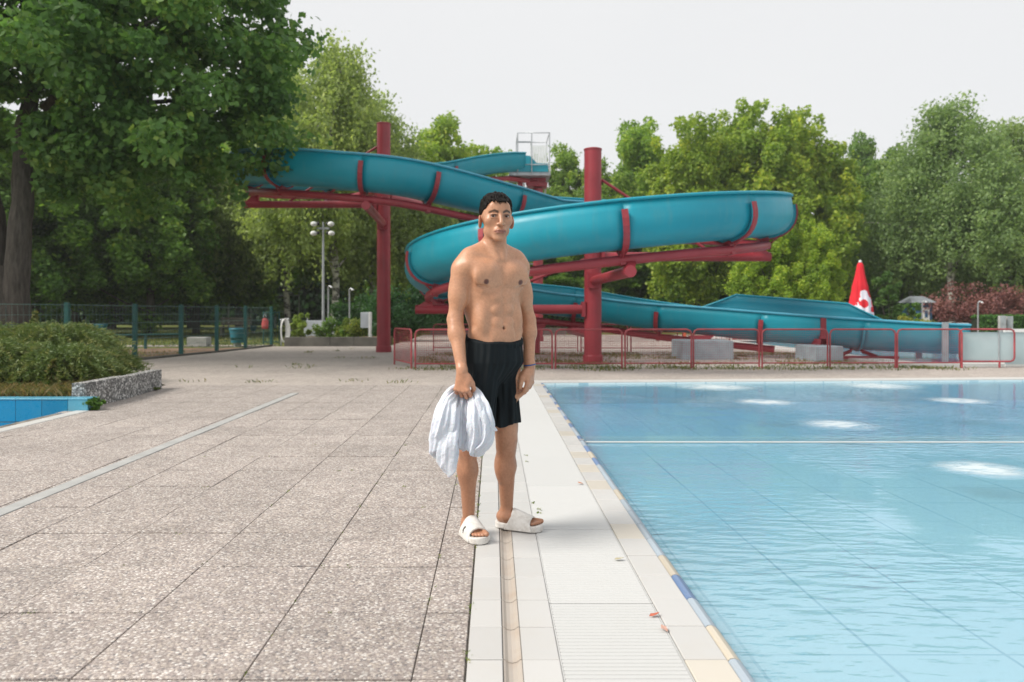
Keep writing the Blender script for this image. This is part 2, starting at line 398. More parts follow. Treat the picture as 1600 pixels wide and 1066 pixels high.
# ------------------------------------------------------------------ setting: ground
TX0 = -.09                                    # joint between paving and tiles
def sheet(name, quads, mat, z):
    mb = MB()
    for q in quads: mb.add([(x, y, z) for x, y in q], [tuple(range(len(q)))])
    return tag(mb.build(name, mat), kind='structure')
def rect(x0, x1, y0, y1): return [(x0, y0), (x1, y0), (x1, y1), (x0, y1)]
POOL_X = .80; FAR0 = 12.45; FARK = .075; RX = 26.0
def fary(x): return FAR0 + FARK * (x - POOL_X)
SX0, SY0, SY1 = 9.55, 17.3, 31.0              # splash pool
WX1, WX0, WY0, WY1 = -4.83, -11.0, 2.0, 9.05   # wading basin on the left
# soil/lawn base far and wide (with holes for the basins)
lawn = [rect(-260, WX0, -30, 600), rect(WX0, WX1, -30, WY0), rect(WX0, WX1, WY1, 600),
        rect(WX1, POOL_X - .3, -30, 600), rect(POOL_X - .3, RX + .5, 16.2, 16.6), rect(POOL_X - .3, RX + .5, -30, -7),
        [(POOL_X - .3, FAR0 + .02), (RX + .5, fary(RX + .5) + .02), (RX + .5, 16.2), (POOL_X - .3, 16.2)],
        rect(POOL_X - .3, SX0 - .3, 16.6, SY1 + .3), rect(POOL_X - .3, RX + .5, SY1 + .3, 600), rect(RX + .5, 260, -30, 600)]
sheet('ground', lawn, M['lawn'], -.075)
# paved plaza: beyond the slabs, around the pools
PY = 8.75
slab_x1 = TX0
fence_x = [(-9.9, 14.0), (-9.0, 16.3), (-8.73, 18.7), (-8.4, 20.7), (-8.05, 22.4), (-7.9, 24.4), (-7.8, 26.8)]
plaza = [[(-5.0, PY), (slab_x1, PY), (slab_x1, 12.2), (-5.2, 12.2)],
         [(-5.2, 12.2), (slab_x1, 12.2), (slab_x1, 26.3), (-7.5, 26.3), (-7.9, 22.4), (-8.5, 18.7), (-8.3, 16.5), (-6.4, 13.6)],
         [(slab_x1, FAR0 + .40), (POOL_X, FAR0 + .40), (RX, fary(RX) + .42), (RX, 16.45), (SX0 - .8, 16.45), (SX0 - .8, 40), (slab_x1, 40)],
         rect(-3.6, slab_x1, 26.3, 40), rect(SX0 - .8, RX, SY1 + .3, 40)]
sheet('plaza', plaza[2:3] + plaza[1:2] + plaza[3:], M['plaza'], -.006)
sheet('paving_beyond', plaza[:1] + [rect(-8, WX1 + .12, -2, 1.0)], M['slab_far'], -.005)
sheet('paving_bed', [rect(-5.0, slab_x1, .6, PY)], M['joint'], -.009)

# slabs as single pieces
bed = tag(empty('paving', (-2, 5, 0)), kind='structure')
slab_me = None
S = .53
xs = [(-.255, TX0 - .001)] + [(-.255 - S * (i + 1), -.255 - S * i) for i in range(9)]
rnd = random.Random(3)
base = {}
for row in range(-3, 12):
    y0 = 2.92 + S * row; y1 = y0 + S
    if y1 > PY + .05: break
    for ci, (x0, x1) in enumerate(xs):
        if x1 < -.66 * (y1 + .5) - .1: continue            # outside the frame
        x0c = max(x0, WX1 + .13)
        if x1 - x0c < .05: continue
        w = x1 - x0c
        ssplit = False
        if -2.9 < x0c < -2.4 or (x0c < -2.86 < x1): pass
        # the concrete channel strip takes its own room
        segs = [(x0c, x1)]
        a, b = -2.87, -2.76
        nseg = []
        for (u, v) in segs:
            if v <= a or u >= b: nseg.append((u, v))
            else:
                if u < a - .02: nseg.append((u, a))
                if v > b + .02: nseg.append((b, v))
        for (u, v) in nseg:
            w = round(v - u - .0042, 4); key = w
            if key not in base:
                base[key] = MB().box(-w / 2, w / 2, -S / 2 + .0050, S / 2 - .0050, -.05, 0, .002).build('slab', M['slab'], bed, world=False)
                o = base[key]
            else:
                o = bpy.data.objects.new('slab', base[key].data); link(o, bed)
            o.location = ((u + v) / 2 + 2, (y0 + y1) / 2 - 5, rnd.uniform(-.003, .0015))
            o.rotation_euler = (rnd.uniform(-.004, .004), rnd.uniform(-.004, .004), 0)
ch = empty('drain_channel', (-2.815, 2, 0), 'pale smooth concrete drain channel running through the pebbled paving', 'drain')
for i in range(10):
    y0 = 1.0 + i * 1.0; y1 = min(y0 + 1.0, 10.9)
    MB().box(-2.867, -2.763, y0 + .002, y1 - .002, -.04, .004, .003).build('channel_cover', M['strip'], ch)

# tiles, gutter and rolled edge
edge = tag(empty('pool_edge', (.3, 5, 0)), kind='structure')
MB().box(TX0, .0315, -4, FAR0, -.30, -.0105).box(.0316, .0940, -4, FAR0, -.30, -.031).box(.0941, .2185, -4, FAR0, -.30, -.0105).box(.2186, .6255, -4, FAR0, -.30, -.06).box(.6256, .775, -4, FAR0, -.30, -.0105).build('edge_bed', plain('grout', (.15, .135, .12), .9, .3, 8), edge)
T = .263; g = .0065
def rep(cache, key, mk, parent, loc):
    if key not in cache: o = mk(); cache[key] = o
    else: o = bpy.data.objects.new(cache[key].name.split('.')[0], cache[key].data); link(o, parent)
    o.location = (loc[0] - parent.location[0], loc[1] - parent.location[1], loc[2] - parent.location[2]); return o
cc = {}
rowN = 20
for i in range(-3, rowN):
    y = 2.79 - .263 * 3 + T * (i + 3)
    yc = y + T / 2
    if yc < 1.5: continue
    for k, (x0, x1, m, nm) in enumerate([(TX0 + .005, .031, 'tile_white', 'tile'), (.095, .218, 'tile_white', 'tile')]):
        w = x1 - x0
        rep(cc, ('t', k), lambda: MB().box(-w / 2, w / 2, -T / 2 + g / 2, T / 2 - g / 2, -.03, 0, .0025).build(nm, M[m], edge, world=False), edge, ((x0 + x1) / 2, yc, rnd.uniform(-.001, .001)))
    def chan():
        mb = MB(); prof = [(-.030, 0), (-.024, -.002), (-.014, -.010), (0, -.013), (.014, -.010), (.024, -.002), (.030, 0)]
        y0, y1 = -T / 2 + g / 2, T / 2 - g / 2
        vs = [(x, yy, z) for x, z in prof for yy in (y0, y1)] + [(x, yy, -.03) for x in (-.03, .03) for yy in (y0, y1)]
        fs = [(2 * j, 2 * j + 2, 2 * j + 3, 2 * j + 1) for j in range(6)] + [(0, 14, 16, 12, 10, 8, 6, 4, 2)[::-1], (1, 3, 5, 7, 9, 11, 13, 17, 15)[::-1]]
        return mb.add(vs, fs).build('channel_tile', M['tile_grey'], edge, world=False)
    rep(cc, 'ch', chan, edge, (.063, yc, 0))
yb = 2.79 + T * rowN                         # beyond: joined strips
mb = MB(); mbc = MB(); y = yb
while y < FAR0:
    y2 = min(y + T, FAR0) - g
    mb.box(TX0 + .008, .031, y, y2, -.03, 0, .0025).box(.095, .218, y, y2, -.03, 0, .0025); mbc.box(.033, .093, y, y2, -.03, -.006); y += T
tag(mb.build('distant_tiles', M['tile_white'], edge), kind='stuff'); tag(mbc.build('distant_channel', M['tile_grey'], edge), kind='stuff')
# overflow grate: one panel per metre
def grate():
    mb = MB(); n = 38; L_ = 1.02
    for i in range(n):
        y = -L_ / 2 + L_ * (i + .5) / n
        mb.box(-.198, .198, y - .0105, y + .0105, -.026, 0, .003)
    for x in (-.15, -.05, .05, .15): mb.box(x - .004, x + .004, -L_ / 2, L_ / 2, -.028, -.008)
    for x in (-.2025, .1985): mb.box(x, x + .004, -L_ / 2 + .002, L_ / 2 - .002, -.028, -.001)
    return mb.build('grate_panel', M['grate'], edge, world=False)
for i in range(-1, 10):
    rep(cc, 'gr', grate, edge, (.422, 3.53 + 1.026 * i, 0))
# curb tiles between grate and water, and rolled edge
y = 2.526 - 4 * .27; i = 0
roll = {0: 'roll_white', 1: 'roll_white', 2: 'roll_white', 3: 'roll_white', 4: 'roll_cream', 5: 'roll_white', 6: 'roll_blue', 7: 'roll_cream', 8: 'roll_white', 9: 'roll_white', 10: 'roll_white', 11: 'roll_white', 12: 'roll_cream', 13: 'roll_white', 14: 'roll_white', 15: 'roll_white', 16: 'roll_blue', 17: 'roll_cream', 18: 'roll_blue', 19: 'roll_white', 20: 'roll_blue'}
def rollp(Lh):
    prof = [(-.026, -.03), (-.026, -.006), (-.018, 0.002), (-.004, .004), (.010, -.002), (.024, -.016), (.034, -.036), (.038, -.075), (.02, -.075)]
    mb = MB(); n = len(prof)
    vs = [(x, yy, z) for yy in (-Lh / 2, Lh / 2) for x, z in prof]
    fs = [tuple(range(n)), tuple(range(2 * n - 1, n - 1, -1))] + [(j, n + j, n + (j + 1) % n, (j + 1) % n) for j in range(n)]
    return mb.add(vs, fs)
PL = .27
while y < FAR0 - .2:
    cream = i % 6 == 3 or i in (13, 17)
    k = 'tile_cream' if cream else 'tile_white'
    rep(cc, ('c', k), lambda: MB().box(-.0700, .0700, -PL / 2 + .003, PL / 2 - .003, -.03, .002, .003).build('curb_tile', M[k], edge, world=False), edge, (.698, y + PL / 2, rnd.uniform(-.0015, .001)))
    rk = roll.get(i, ['roll_blue', 'roll_white', 'roll_white', 'roll_blue', 'roll_cream'][i % 5])
    rep(cc, ('r', rk), lambda: rollp(PL - .005).build('rolled_edge_tile', M[rk], edge, world=False), edge, (.797, y + PL / 2, 0))
    y += PL; i += 1
# far coping and other pool sides
cop = tag(empty('pool_coping', (5, FAR0, 0)), kind='structure')
x = TX0
while x < RX - .5:
    x2 = x + .5
    if x > POOL_X - .5: a, b = fary(x) , fary(x2)
    else: a = b = FAR0
    MB().prism([(x + .002, a + .003), (x2 - .002, b + .003), (x2 - .002, b + .39), (x + .002, a + .39)], -.1, .012).build('coping_tile', M['coping'], cop)
    x = x2
# pool shell
shell = MB()
NZ, FZ, SY = -.25, -.34, 8.35
x0, x1 = POOL_X, RX
YB = -6.5
shell.add([(x0, YB, -.10), (x1, YB, -.10), (x1, SY, NZ), (x0, SY, NZ)], [(0, 1, 2, 3)])
shell.add([(x0, SY + .12, NZ), (x1, SY + .12, NZ), (x1, SY + .12, FZ), (x0, SY + .12, FZ)], [(0, 3, 2, 1)])
shell.add([(x0, SY + .12, FZ), (x1, SY + .12, FZ), (x1, fary(x1), FZ), (x0, fary(x0), FZ)], [(0, 1, 2, 3)])
shell.add([(x0, fary(x0), 0), (x1, fary(x1), 0), (x1, fary(x1), FZ), (x0, fary(x0), FZ)], [(0, 1, 2, 3)])
shell.add([(x0, YB, FZ), (x0, fary(x0), FZ), (x0, fary(x0), -.02), (x0, YB, -.02)], [(0, 3, 2, 1)])
shell.add([(x1, YB, FZ), (x1, fary(x1), FZ), (x1, fary(x1), 0), (x1, YB, 0)], [(0, 1, 2, 3)])
shell.add([(x0, YB, 0), (x1, YB, 0), (x1, YB, FZ), (x0, YB, FZ)], [(0, 1, 2, 3)])
tag(shell.build('pool_basin', M['pool_floor']), kind='structure')
tag(MB().box(x0 + .01, x1 - .01, SY + .001, SY + .118, NZ - .05, NZ + .03).build('pool_step', M['white_paint']), kind='structure')
wt = MB(); zz = -.028
wt.prism([(x0 + .02, YB + .02), (x1 - .02, YB + .02), (x1 - .02, fary(x1) - .02), (x0 + .02, fary(x0) - .02)], FZ - .15, zz)
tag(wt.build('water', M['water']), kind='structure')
# deck south / right of pool, out of frame
sheet('pool_deck', [rect(TX0, RX + 6, -12, YB), rect(RX, RX + 6, YB, fary(RX) + .5), rect(RX, RX + 6, 14.9, 40), rect(-8, TX0, -12, .6)], M['plaza'], -.003)
# splash pool below the flume
sh = MB(); a, b, c, d = SX0, RX, SY0, SY1
sh.add([(a, c, -1), (b, c, -1), (b, d, -1), (a, d, -1)], [(0, 1, 2, 3)])
for p, q in (((a, c), (b, c)), ((b, c), (b, d)), ((b, d), (a, d)), ((a, d), (a, c))):
    sh.add([(*p, -1), (*q, -1), (*q, .0), (*p, .0)], [(0, 1, 2, 3)])
tag(sh.build('splash_basin', M['pool_floor']), kind='structure')
tag(MB().prism([(a + .02, c + .02), (b - .02, c + .02), (b - .02, d - .02), (a + .02, d - .02)], -1.15, -.04).build('splash_water', M['water2']), kind='structure')
cp2 = tag(empty('splash_coping', (a, c, 0)), kind='structure')
y = c - .45
while y < d:
    MB().box(a - .80, a + .03, y + .002, y + .598, -.1, .03, .01).build('coping_tile', M['coping'], cp2); y += .6
x = a + .03
while x < b - 1:
    MB().box(x + .002, x + .598, c - .45, c + .02, -.1, .03, .01).build('coping_tile', M['coping'], cp2); x += .6
MB().box(a, b, d, d + .3, -.1, .03).build('far_coping', M['coping'], cp2)
# wading basin, left
wb = tag(empty('wading_basin', (WX1, WY1, 0)), kind='structure')
MB().add([(WX0, WY0, -.28), (WX1, WY0, -.28), (WX1, WY1, -.28), (WX0, WY1, -.28)], [(0, 1, 2, 3)]) \
    .add([(WX1, WY0, -.28), (WX1, WY1, -.28), (WX1, WY1, -.01), (WX1, WY0, -.01)], [(0, 1, 2, 3)]) \
    .add([(WX0, WY0, -.28), (WX0, WY1, -.28), (WX0, WY1, -.01), (WX0, WY0, -.01)], [(3, 2, 1, 0)]) \
    .build('basin_floor', M['tile_blue'], wb)
tw = .305
k = 0; x = WX1 - .13
while x > WX0:
    for r_, (z0, z1) in enumerate(((-.29, -.135), (-.13, .125))):
        MB().box(x - tw + .003, x - .003, WY1 - .10, WY1 + .0, z0 + .003, z1 - .003).build('wall_tile', M['tile_blue'], wb)
    MB().box(x - tw + .002, x - .002, WY1 - .105, WY1 + .12, .128, .142, .004).build('cap_tile', M['tile_paleblue'], wb)
    x -= tw
MB().box(WX1 - .128, WX1 + .10, WY1 - .10, WY1 + .12, -.005, .128).build('end_tile', M['tile_paleblue'], wb)
MB().box(WX1 - .128, WX1 + .10, WY1 - .105, WY1 + .12, .130, .142, .004).build('cap_tile', M['tile_paleblue'], wb)
MB().box(WX0, WX1, WY1 - .094, WY1 + .1, -.3, .124).build('wall_core', M['joint'], wb)
y = 1.2
while y < WY1 - .2:
    y2 = min(y + .5, WY1 - .105); MB().box(WX1 - .03, WX1 + .125, y + .002, y2 - .002, -.06, .004, .006).build('coping_tile', M['coping'], wb); y += .5
# far pool red/white lane rope and an orange cone beyond

for px, py, lab, c_, rz in ((1022, 964, 'small red-brown leaf lying on the white grate near the curb', (.45, .12, .07), .4), (1038, 986, 'pinkish dry leaf lying on the curb just nearer than the red one', (.50, .30, .24), 1.9), (967, 876, 'pale beige dry leaf lying on the grate beside the curb tiles', (.40, .36, .24), .1), (907, 757, 'tiny reddish leaf scrap on the joint of the curb tiles', (.45, .22, .14), 2.4)):
    q = G(px, py); ct, st_ = math.cos(rz), math.sin(rz); pts_ = [(-.022, 0, .004), (-.010, .008, .009), (.006, .010, .007), (.024, 0, .012), (.006, -.010, .010), (-.010, -.008, .006)]
    e = empty('fallen_leaf', (q.x, q.y, .003), lab, 'leaf')
    vs_ = [(x * ct - y * st_, x * st_ + y * ct, z) for x, y, z in pts_]; vs_ = vs_ + [(x, y, z - .0012) for x, y, z in vs_]
    MB().add(vs_, [(0, 1, 2, 3, 4, 5)[::-1], (6, 7, 8, 9, 10, 11)] + [(i, (i + 1) % 6, 6 + (i + 1) % 6, 6 + i) for i in range(6)]).build('blade', plain('dry_leaf', c_, .8, .2, 60), e, world=False)

e = empty('lane_line', (POOL_X + .02, 6.87, -.02), 'thin white line stretched straight across the pool just above the water', 'pool line')
MB().tube([(POOL_X - .0, 6.87, -.016), (9, 6.87, -.020), (RX - .1, 6.87, -.016)], .007, 6).build('line', M['coping'], e)
MB().box(POOL_X - .03, POOL_X + .01, 6.85, 6.89, -.02, .012, .003).build('hook', M['steel'], e)
# ------------------------------------------------------------------ water slide
P1 = Vector((-3.2, 22.4, 0)); P2 = Vector((2.27, 17.54, 0)); P3 = Vector((1.8, 31.0, 0)); RC = 3.87
slide = empty('water_slide', (P2.x, P2.y, 0), 'long turquoise flume coiling round dark red pillars beyond the pool', 'water slide')
cp = [(1.0, 30.5, 7.45), (.4, 30.1, 7.38), (-.9, 29.1, 6.98), (-1.9, 28.3, 6.62), (-3.0, 27.4, 6.34), (-4.1, 26.6, 6.15), (-5.2, 25.75, 5.97)]
def arc(c, a0, a1, z0, z1, n, r=RC):
    return [(c.x + r * math.cos(R(a0 + (a1 - a0) * i / (n - 1))), c.y + r * math.sin(R(a0 + (a1 - a0) * i / (n - 1))), z0 + (z1 - z0) * i / (n - 1)) for i in range(n)]
cp += arc(P1, 142, 180, 5.87, 5.6, 3)
cp += arc(P1, 200, 265, 5.45, 4.90, 5)
cp += [(-2.4, 18.56, 4.80), (-1.4, 18.85, 4.64), (-.5, 19.35, 4.48), (.4, 20.1, 4.36), (1.3, 20.85, 4.33)]
cp += arc(P2, 88, 0, 4.34, 3.70, 7) + arc(P2, -14, -255, 3.60, 1.90, 17)
cp += [(2.4, 21.33, 1.78), (3.6, 21.05, 1.55), (4.8, 20.55, 1.37), (6.0, 20.0, 1.24), (7.5, 19.45, 1.10), (9.0, 19.05, .98), (10.3, 18.85, .90), (11.35, 18.75, .86)]
cp = [Vector(p) for p in cp]
def catmull(P, n):
    out = []
    for i in range(len(P) - 1):
        p0 = P[max(i - 1, 0)]; p1 = P[i]; p2 = P[i + 1]; p3 = P[min(i + 2, len(P) - 1)]
        m = max(2, int((p2 - p1).length * n))
        for k in range(m):
            t_ = k / m
            out.append(.5 * ((2 * p1) + (p2 - p0) * t_ + (2 * p0 - 5 * p1 + 4 * p2 - p3) * t_ ** 2 + (-p0 + 3 * p1 - 3 * p2 + p3) * t_ ** 3))
    out.append(P[-1]); return out
path = catmull(cp, 6)
for _ in range(6):
    path = [path[0]] + [(path[i - 1] + path[i] * 2 + path[i + 1]) / 4 for i in range(1, len(path) - 1)] + [path[-1]]
n = len(path)
tan = [(path[min(i + 1, n - 1)] - path[max(i - 1, 0)]).normalized() for i in range(n)]
curv = []
for i in range(n):
    a = tan[max(i - 3, 0)]; b = tan[min(i + 3, n - 1)]; ds = (path[min(i + 3, n - 1)] - path[max(i - 3, 0)]).length
    curv.append((a.x * b.y - a.y * b.x) / max(ds, 1e-3))      # + = turning left
for _ in range(12): curv = [curv[0]] + [(curv[i - 1] + 2 * curv[i] + curv[i + 1]) / 4 for i in range(1, n - 1)] + [curv[-1]]
# profile: (s across, positive = right of travel ; h height over the floor)
def profile(off=0.0):
    pr = []
    for k in range(15):
        a = math.pi * k / 14
        pr.append((-(.50 + off) * math.copysign(abs(math.cos(a)) ** .85, math.cos(a)), .50 - (.50 + off) * math.sin(a) ** .9))
    return [(-(.515 + off), .68)] + pr + [(.515 + off, .68)]
def frame(i):
    t_ = tan[i]; r = Vector((t_.y, -t_.x, 0)).normalized(); up = r.cross(t_)
    ang = max(-1, min(1, curv[i] * RC)) * R(13)       # left turn -> right side up
    rr = r * math.cos(ang) + up * math.sin(ang); uu = up * math.cos(ang) - r * math.sin(ang)
    return rr, uu
def floorp(i): return path[i] - Vector((0, 0, .76 - .05 * (1 - min(1, abs(curv[i] * RC)))))
def sect(i, pr):
    rr, uu = frame(i); o = floorp(i)
    return [o + rr * s_ + uu * h for s_, h in pr]
def trough(i0, i1, name, mat, pr_out, pr_in, parent):
    """closed shell between two profiles"""
    m = len(pr_out); vs = []; fs = []
    for i in range(i0, i1 + 1): vs += sect(i, pr_out) + sect(i, pr_in[::-1])
    w = 2 * m
    for a in range(i1 - i0):
        for k in range(w):
            l = (k + 1) % w
            fs.append((a * w + k, a * w + l, (a + 1) * w + l, (a + 1) * w + k))
    fs += [tuple(range(w))[::-1], tuple(range((i1 - i0) * w, (i1 - i0) * w + w))]
    mb = MB().add(vs, fs, True); o = mb.build(name, mat, parent)
    return o
seglen = [0]
for i in range(1, n): seglen.append(seglen[-1] + (path[i] - path[i - 1]).length)
TOT = seglen[-1]
def at_len(s_):
    return min(range(n), key=lambda i: abs(seglen[i] - s_))
def ppx(p): return CX + p.x * F / p.y
# joints of the flume sections given by where they stand along the run
def near(px, y_lo, y_hi, lo, hi):
    c = [i for i in range(n) if lo <= seglen[i] / TOT <= hi and y_lo <= path[i].y <= y_hi]
    return min(c, key=lambda i: abs(ppx(path[i]) - px)) if c else None
joints = [0]
want = [2.9, 5.8]
i_f1 = min(range(n), key=lambda i: (path[i] - Vector((P1.x, P1.y - RC, 4.85))).length)   # front of pillar 1
i_f2 = min(range(n), key=lambda i: (path[i] - Vector((P2.x, P2.y - RC, 3.1))).length)
i_b2 = min(range(n), key=lambda i: (path[i] - Vector((P2.x, P2.y + RC, 1.8))).length)
js = [i_f1, i_f2]
for base_i, lo, hi in ((i_f1, 0, seglen[i_f1] - 1.5), ): 
    s_ = seglen[i_f1] - 2.45
    while s_ > 1.8: js.append(at_len(s_)); s_ -= 2.45
s_ = seglen[i_f2] - 2.4
while s_ > seglen[i_f1] + 1.6: js.append(at_len(s_)); s_ -= 2.4
s_ = seglen[i_f2] + 2.35
while s_ < TOT - 1: js.append(at_len(s_)); s_ += 2.45
js = sorted(set([0] + js + [n - 1]))
po, pi = profile(.018), profile(-.006)
hoop_pr = profile(.040); hoop_in = profile(.022)
for a, b in zip(js[:-1], js[1:]):
    so = trough(a, b, 'flume_section', M['flume'], po, pi, slide)
    # rolled lips
    for side in (0, -1):
        pts = [sect(i, po)[side] + Vector((0, 0, .012)) for i in range(a, b + 1)]
        MB().tube(pts, .042, 7, flat=.75).build('lip', M['flume_lip'] if side else M['flume'], so)
hoops = js[1:-1]
red_last = seglen[i_b2] + 7.0
for q in hoops:
    red = seglen[q] < red_last
    wd = .055
    # strap across the run
    def strap(i, pr_a, pr_b, wdt, name, mat, parent):
        t_ = tan[i]; m = len(pr_a)
        A = sect(i, pr_a); B = sect(i, pr_b)[::-1]
        vs = [p - t_ * wdt for p in A + B] + [p + t_ * wdt for p in A + B]; w = 2 * m
        fs = [(k, (k + 1) % w, w + (k + 1) % w, w + k) for k in range(w)] + [tuple(range(w))[::-1], tuple(range(w, 2 * w))]
        return MB().add(vs, fs).build(name, mat, parent)
    trim = lambda pr: pr[1:-1]
    strap(q, trim(profile(.075)), trim(profile(.019)), .022, 'flange', M['flume'], slide)
    if red:
        strap(q, trim(profile(.105)), trim(profile(.077)), wd, 'hoop', M['red'], slide)
# support tube following the run, with brackets at the hoops
i_end = at_len(seglen[i_b2] + 5.6)
railpts = [floorp(i) - Vector((0, 0, .20)) - frame(i)[0] * (.12 * (1 if curv[i] > 0 else -1) * min(1, abs(curv[i] * RC))) for i in range(n)]
g0 = at_len(1.2)
g1 = i_f1 + (i_f2 - i_f1) // 2
MB().tube(railpts[g0:i_end + 1:2], .092, 10).build('support_tube', M['red'], slide)
for q in hoops:
    if g0 < q < i_end:
        rr, uu = frame(q); f = floorp(q); p = railpts[q]
        br = MB().box(-.07, .07, -.05, .05, -.10, .16)
        mt = Matrix.Translation(p) @ Matrix(((rr.x, tan[q].x, uu.x, 0), (rr.y, tan[q].y, uu.y, 0), (rr.z, tan[q].z, uu.z, 0), (0, 0, 0, 1)))
        br.v = [tuple(mt @ Vector(v)) for v in br.v]
        for sg in (-1, 1): br.tube([f + rr * .30 * sg + uu * .02 + tan[q] * .0, p + rr * .05 * sg], .018, 5)
        br.build('bracket', M['red'], slide)
# pillars
def pillar(P, r, top, base=True):
    mb = MB().tube([(P.x, P.y, 0), (P.x, P.y, top)], r, 28, cap=False)
    o = mb.build('pillar', M['red'], slide)
    MB().lathe([(r + .012, top - .03), (r + .012, top), (r * .9, top + .012), (0.001, top + .012)], (P.x, P.y, 0), 28, False).build('cap', M['red'], o)
    if base: MB().lathe([(r + .03, 0), (r + .03, .16), (r + .022, .18), (r, .18)], (P.x, P.y, 0), 28, False).build('collar', M['red'], o)
    return o
pillar(P1, .197, 6.66); pillar(P2, .197, 4.88); pillar(P3, .20, 6.15)
def arm(P, ang, z, L_, r=.105, saddle=True, zt=None):
    d = Vector((math.cos(R(ang)), math.sin(R(ang)), 0))
    a = Vector((P.x, P.y, z)) + d * .15; b = Vector((P.x, P.y, z)) + d * L_
    o = MB().tube([a, b], r, 20).build('arm', M['red'], slide)
    s = Vector((-d.y, d.x, 0)); c = Vector((P.x, P.y, z)) + d * .24
    mb = MB(); h = .17
    vs = [c + s * i * .15 + Vector((0, 0, j * h)) + d * k * .02 for k in (-3, 1) for i, j in ((-1, -1), (1, -1), (1, 1), (-1, 1))]
    mb.add(vs, [(0, 3, 2, 1), (4, 5, 6, 7), (0, 1, 5, 4), (1, 2, 6, 5), (2, 3, 7, 6), (3, 0, 4, 7)]); mb.build('gusset', M['red'], o)
    if saddle:
        e = Vector((P.x, P.y, z)) + d * RC
        i = min(range(g0, i_end), key=lambda q: (Vector((railpts[q].x, railpts[q].y, railpts[q].z)) - e - Vector((0, 0, .3))).length)
        tp = railpts[i]
        if 0.0 < tp.z - z < 1.6:
            e2 = Vector((P.x, P.y, z)) + d * (L_ - .22)
            zt_ = max(tp.z - .05, z + .12)
            mb = MB()
            w0, w1 = .19, .085
            vs = [e2 + d * x * w0 + s * y * .085 + Vector((0, 0, r * .6)) for x, y in ((-1, -1), (1, -1), (1, 1), (-1, 1))] + \
                 [Vector((tp.x, tp.y, zt_)) + d * x * w1 + s * y * .07 for x, y in ((-1, -1), (1, -1), (1, 1), (-1, 1))]
            mb.add(vs, [(0, 3, 2, 1), (4, 5, 6, 7), (0, 1, 5, 4), (1, 2, 6, 5), (2, 3, 7, 6), (3, 0, 4, 7)]); mb.build('saddle', M['red'], o)
    return o
arm(P1, 180, 4.30, 4.05); arm(P1, 272, 3.72, 4.0)
arm(P1, 127, 4.75, 4.0)
arm(P1, 62, 4.55, 1.9, saddle=False)
arm(P2, 0, 2.42, 4.05); arm(P2, 272, 1.87, 4.05); arm(P2, 180, 1.22, 4.05); arm(P2, 92, .65, 3.9); arm(P2, 88, 3.10, 3.9)
def rod(a, b, r=.035): MB().tube([a, b], r, 8).build('tie_rod', M['red'], slide)
rod((P1.x - .2, P1.y, 5.98), (-6.0, 22.4, 4.36)); rod((P2.x + .2, P2.y, 4.18), (5.0, 17.54, 2.50))
rod((P1.x, P1.y - .2, 4.5), (P1.x - .05, 19.4, 3.8), .03)
rod((P2.x - .2, P2.y, 2.35), (-.6, 17.54, 1.30)); rod((P2.x, P2.y + .2, 4.3), (2.3, 20.6, 3.2), .03)
# second post under the lower run and the concrete feet
MB().tube([(1.2, 21.2, 0), (1.2, 21.2, .95)], .085, 12).build('post', M['red'], slide)
MB().add([(1.0, 21.1, .72), (1.4, 21.1, .72), (1.4, 21.3, .72), (1.0, 21.3, .72), (.86, 21.1, .98), (1.54, 21.1, .98), (1.54, 21.3, .98), (.86, 21.3, .98)],
         [(0, 3, 2, 1), (4, 5, 6, 7), (0, 1, 5, 4), (1, 2, 6, 5), (2, 3, 7, 6), (3, 0, 4, 7)]).build('post_head', M['red'], slide)
# raised splash wall along the far side of the last stretch
iA = at_len(seglen[i_b2] + 3.3); iB = at_len(seglen[i_b2] + 8.2)
def splash():
    vs = []; fs = []; m = 0
    for i in range(iA, iB + 1):
        rr, uu = frame(i); o = floorp(i); u = min(1, (i - iA) / 5, (iB - i) / 6)
        # far side is left of travel here
        for s_, h in ((-.53, .66), (-.55, .66 + .16 * u), (-.53, .66 + .32 * u), (-.47, .66 + .47 * u), (-.455, .66 + .46 * u), (-.51, .66 + .31 * u), (-.53, .66 + .16 * u), (-.51, .66)):
            vs.append(o + rr * s_ + uu * h)
        m += 1
    for a in range(m - 1):
        for k in range(8): fs.append((a * 8 + k, a * 8 + (k + 1) % 8, (a + 1) * 8 + (k + 1) % 8, (a + 1) * 8 + k))
    w = MB().add(vs, fs, True).build('splash_wall', M['flume_in'], slide)
    pts = []
    for i in range(iA, iB + 1):
        rr, uu = frame(i); u = min(1, (i - iA) / 5, (iB - i) / 6); pts.append(floorp(i) + rr * -.465 + uu * (.67 + .47 * u))
    MB().tube(pts, .028, 6).build('lip', M['flume'], w)
splash()
def block(x0, x1, y0, y1, h, lab):
    o = empty('concrete_block', ((x0 + x1) / 2, (y0 + y1) / 2, 0), lab, 'concrete block', 'concrete feet below the slide')
    MB().box(x0, x1, y0, y1, -.05, h, .02).build('block', M['block'], o)
    return o
block(4.62, 5.86, 18.75, 19.9, .46, 'wide blue-grey concrete block under the slide behind the red barriers')
block(7.55, 8.18, 17.95, 19.2, .36, 'small blue-grey concrete block near the splash pool edge')
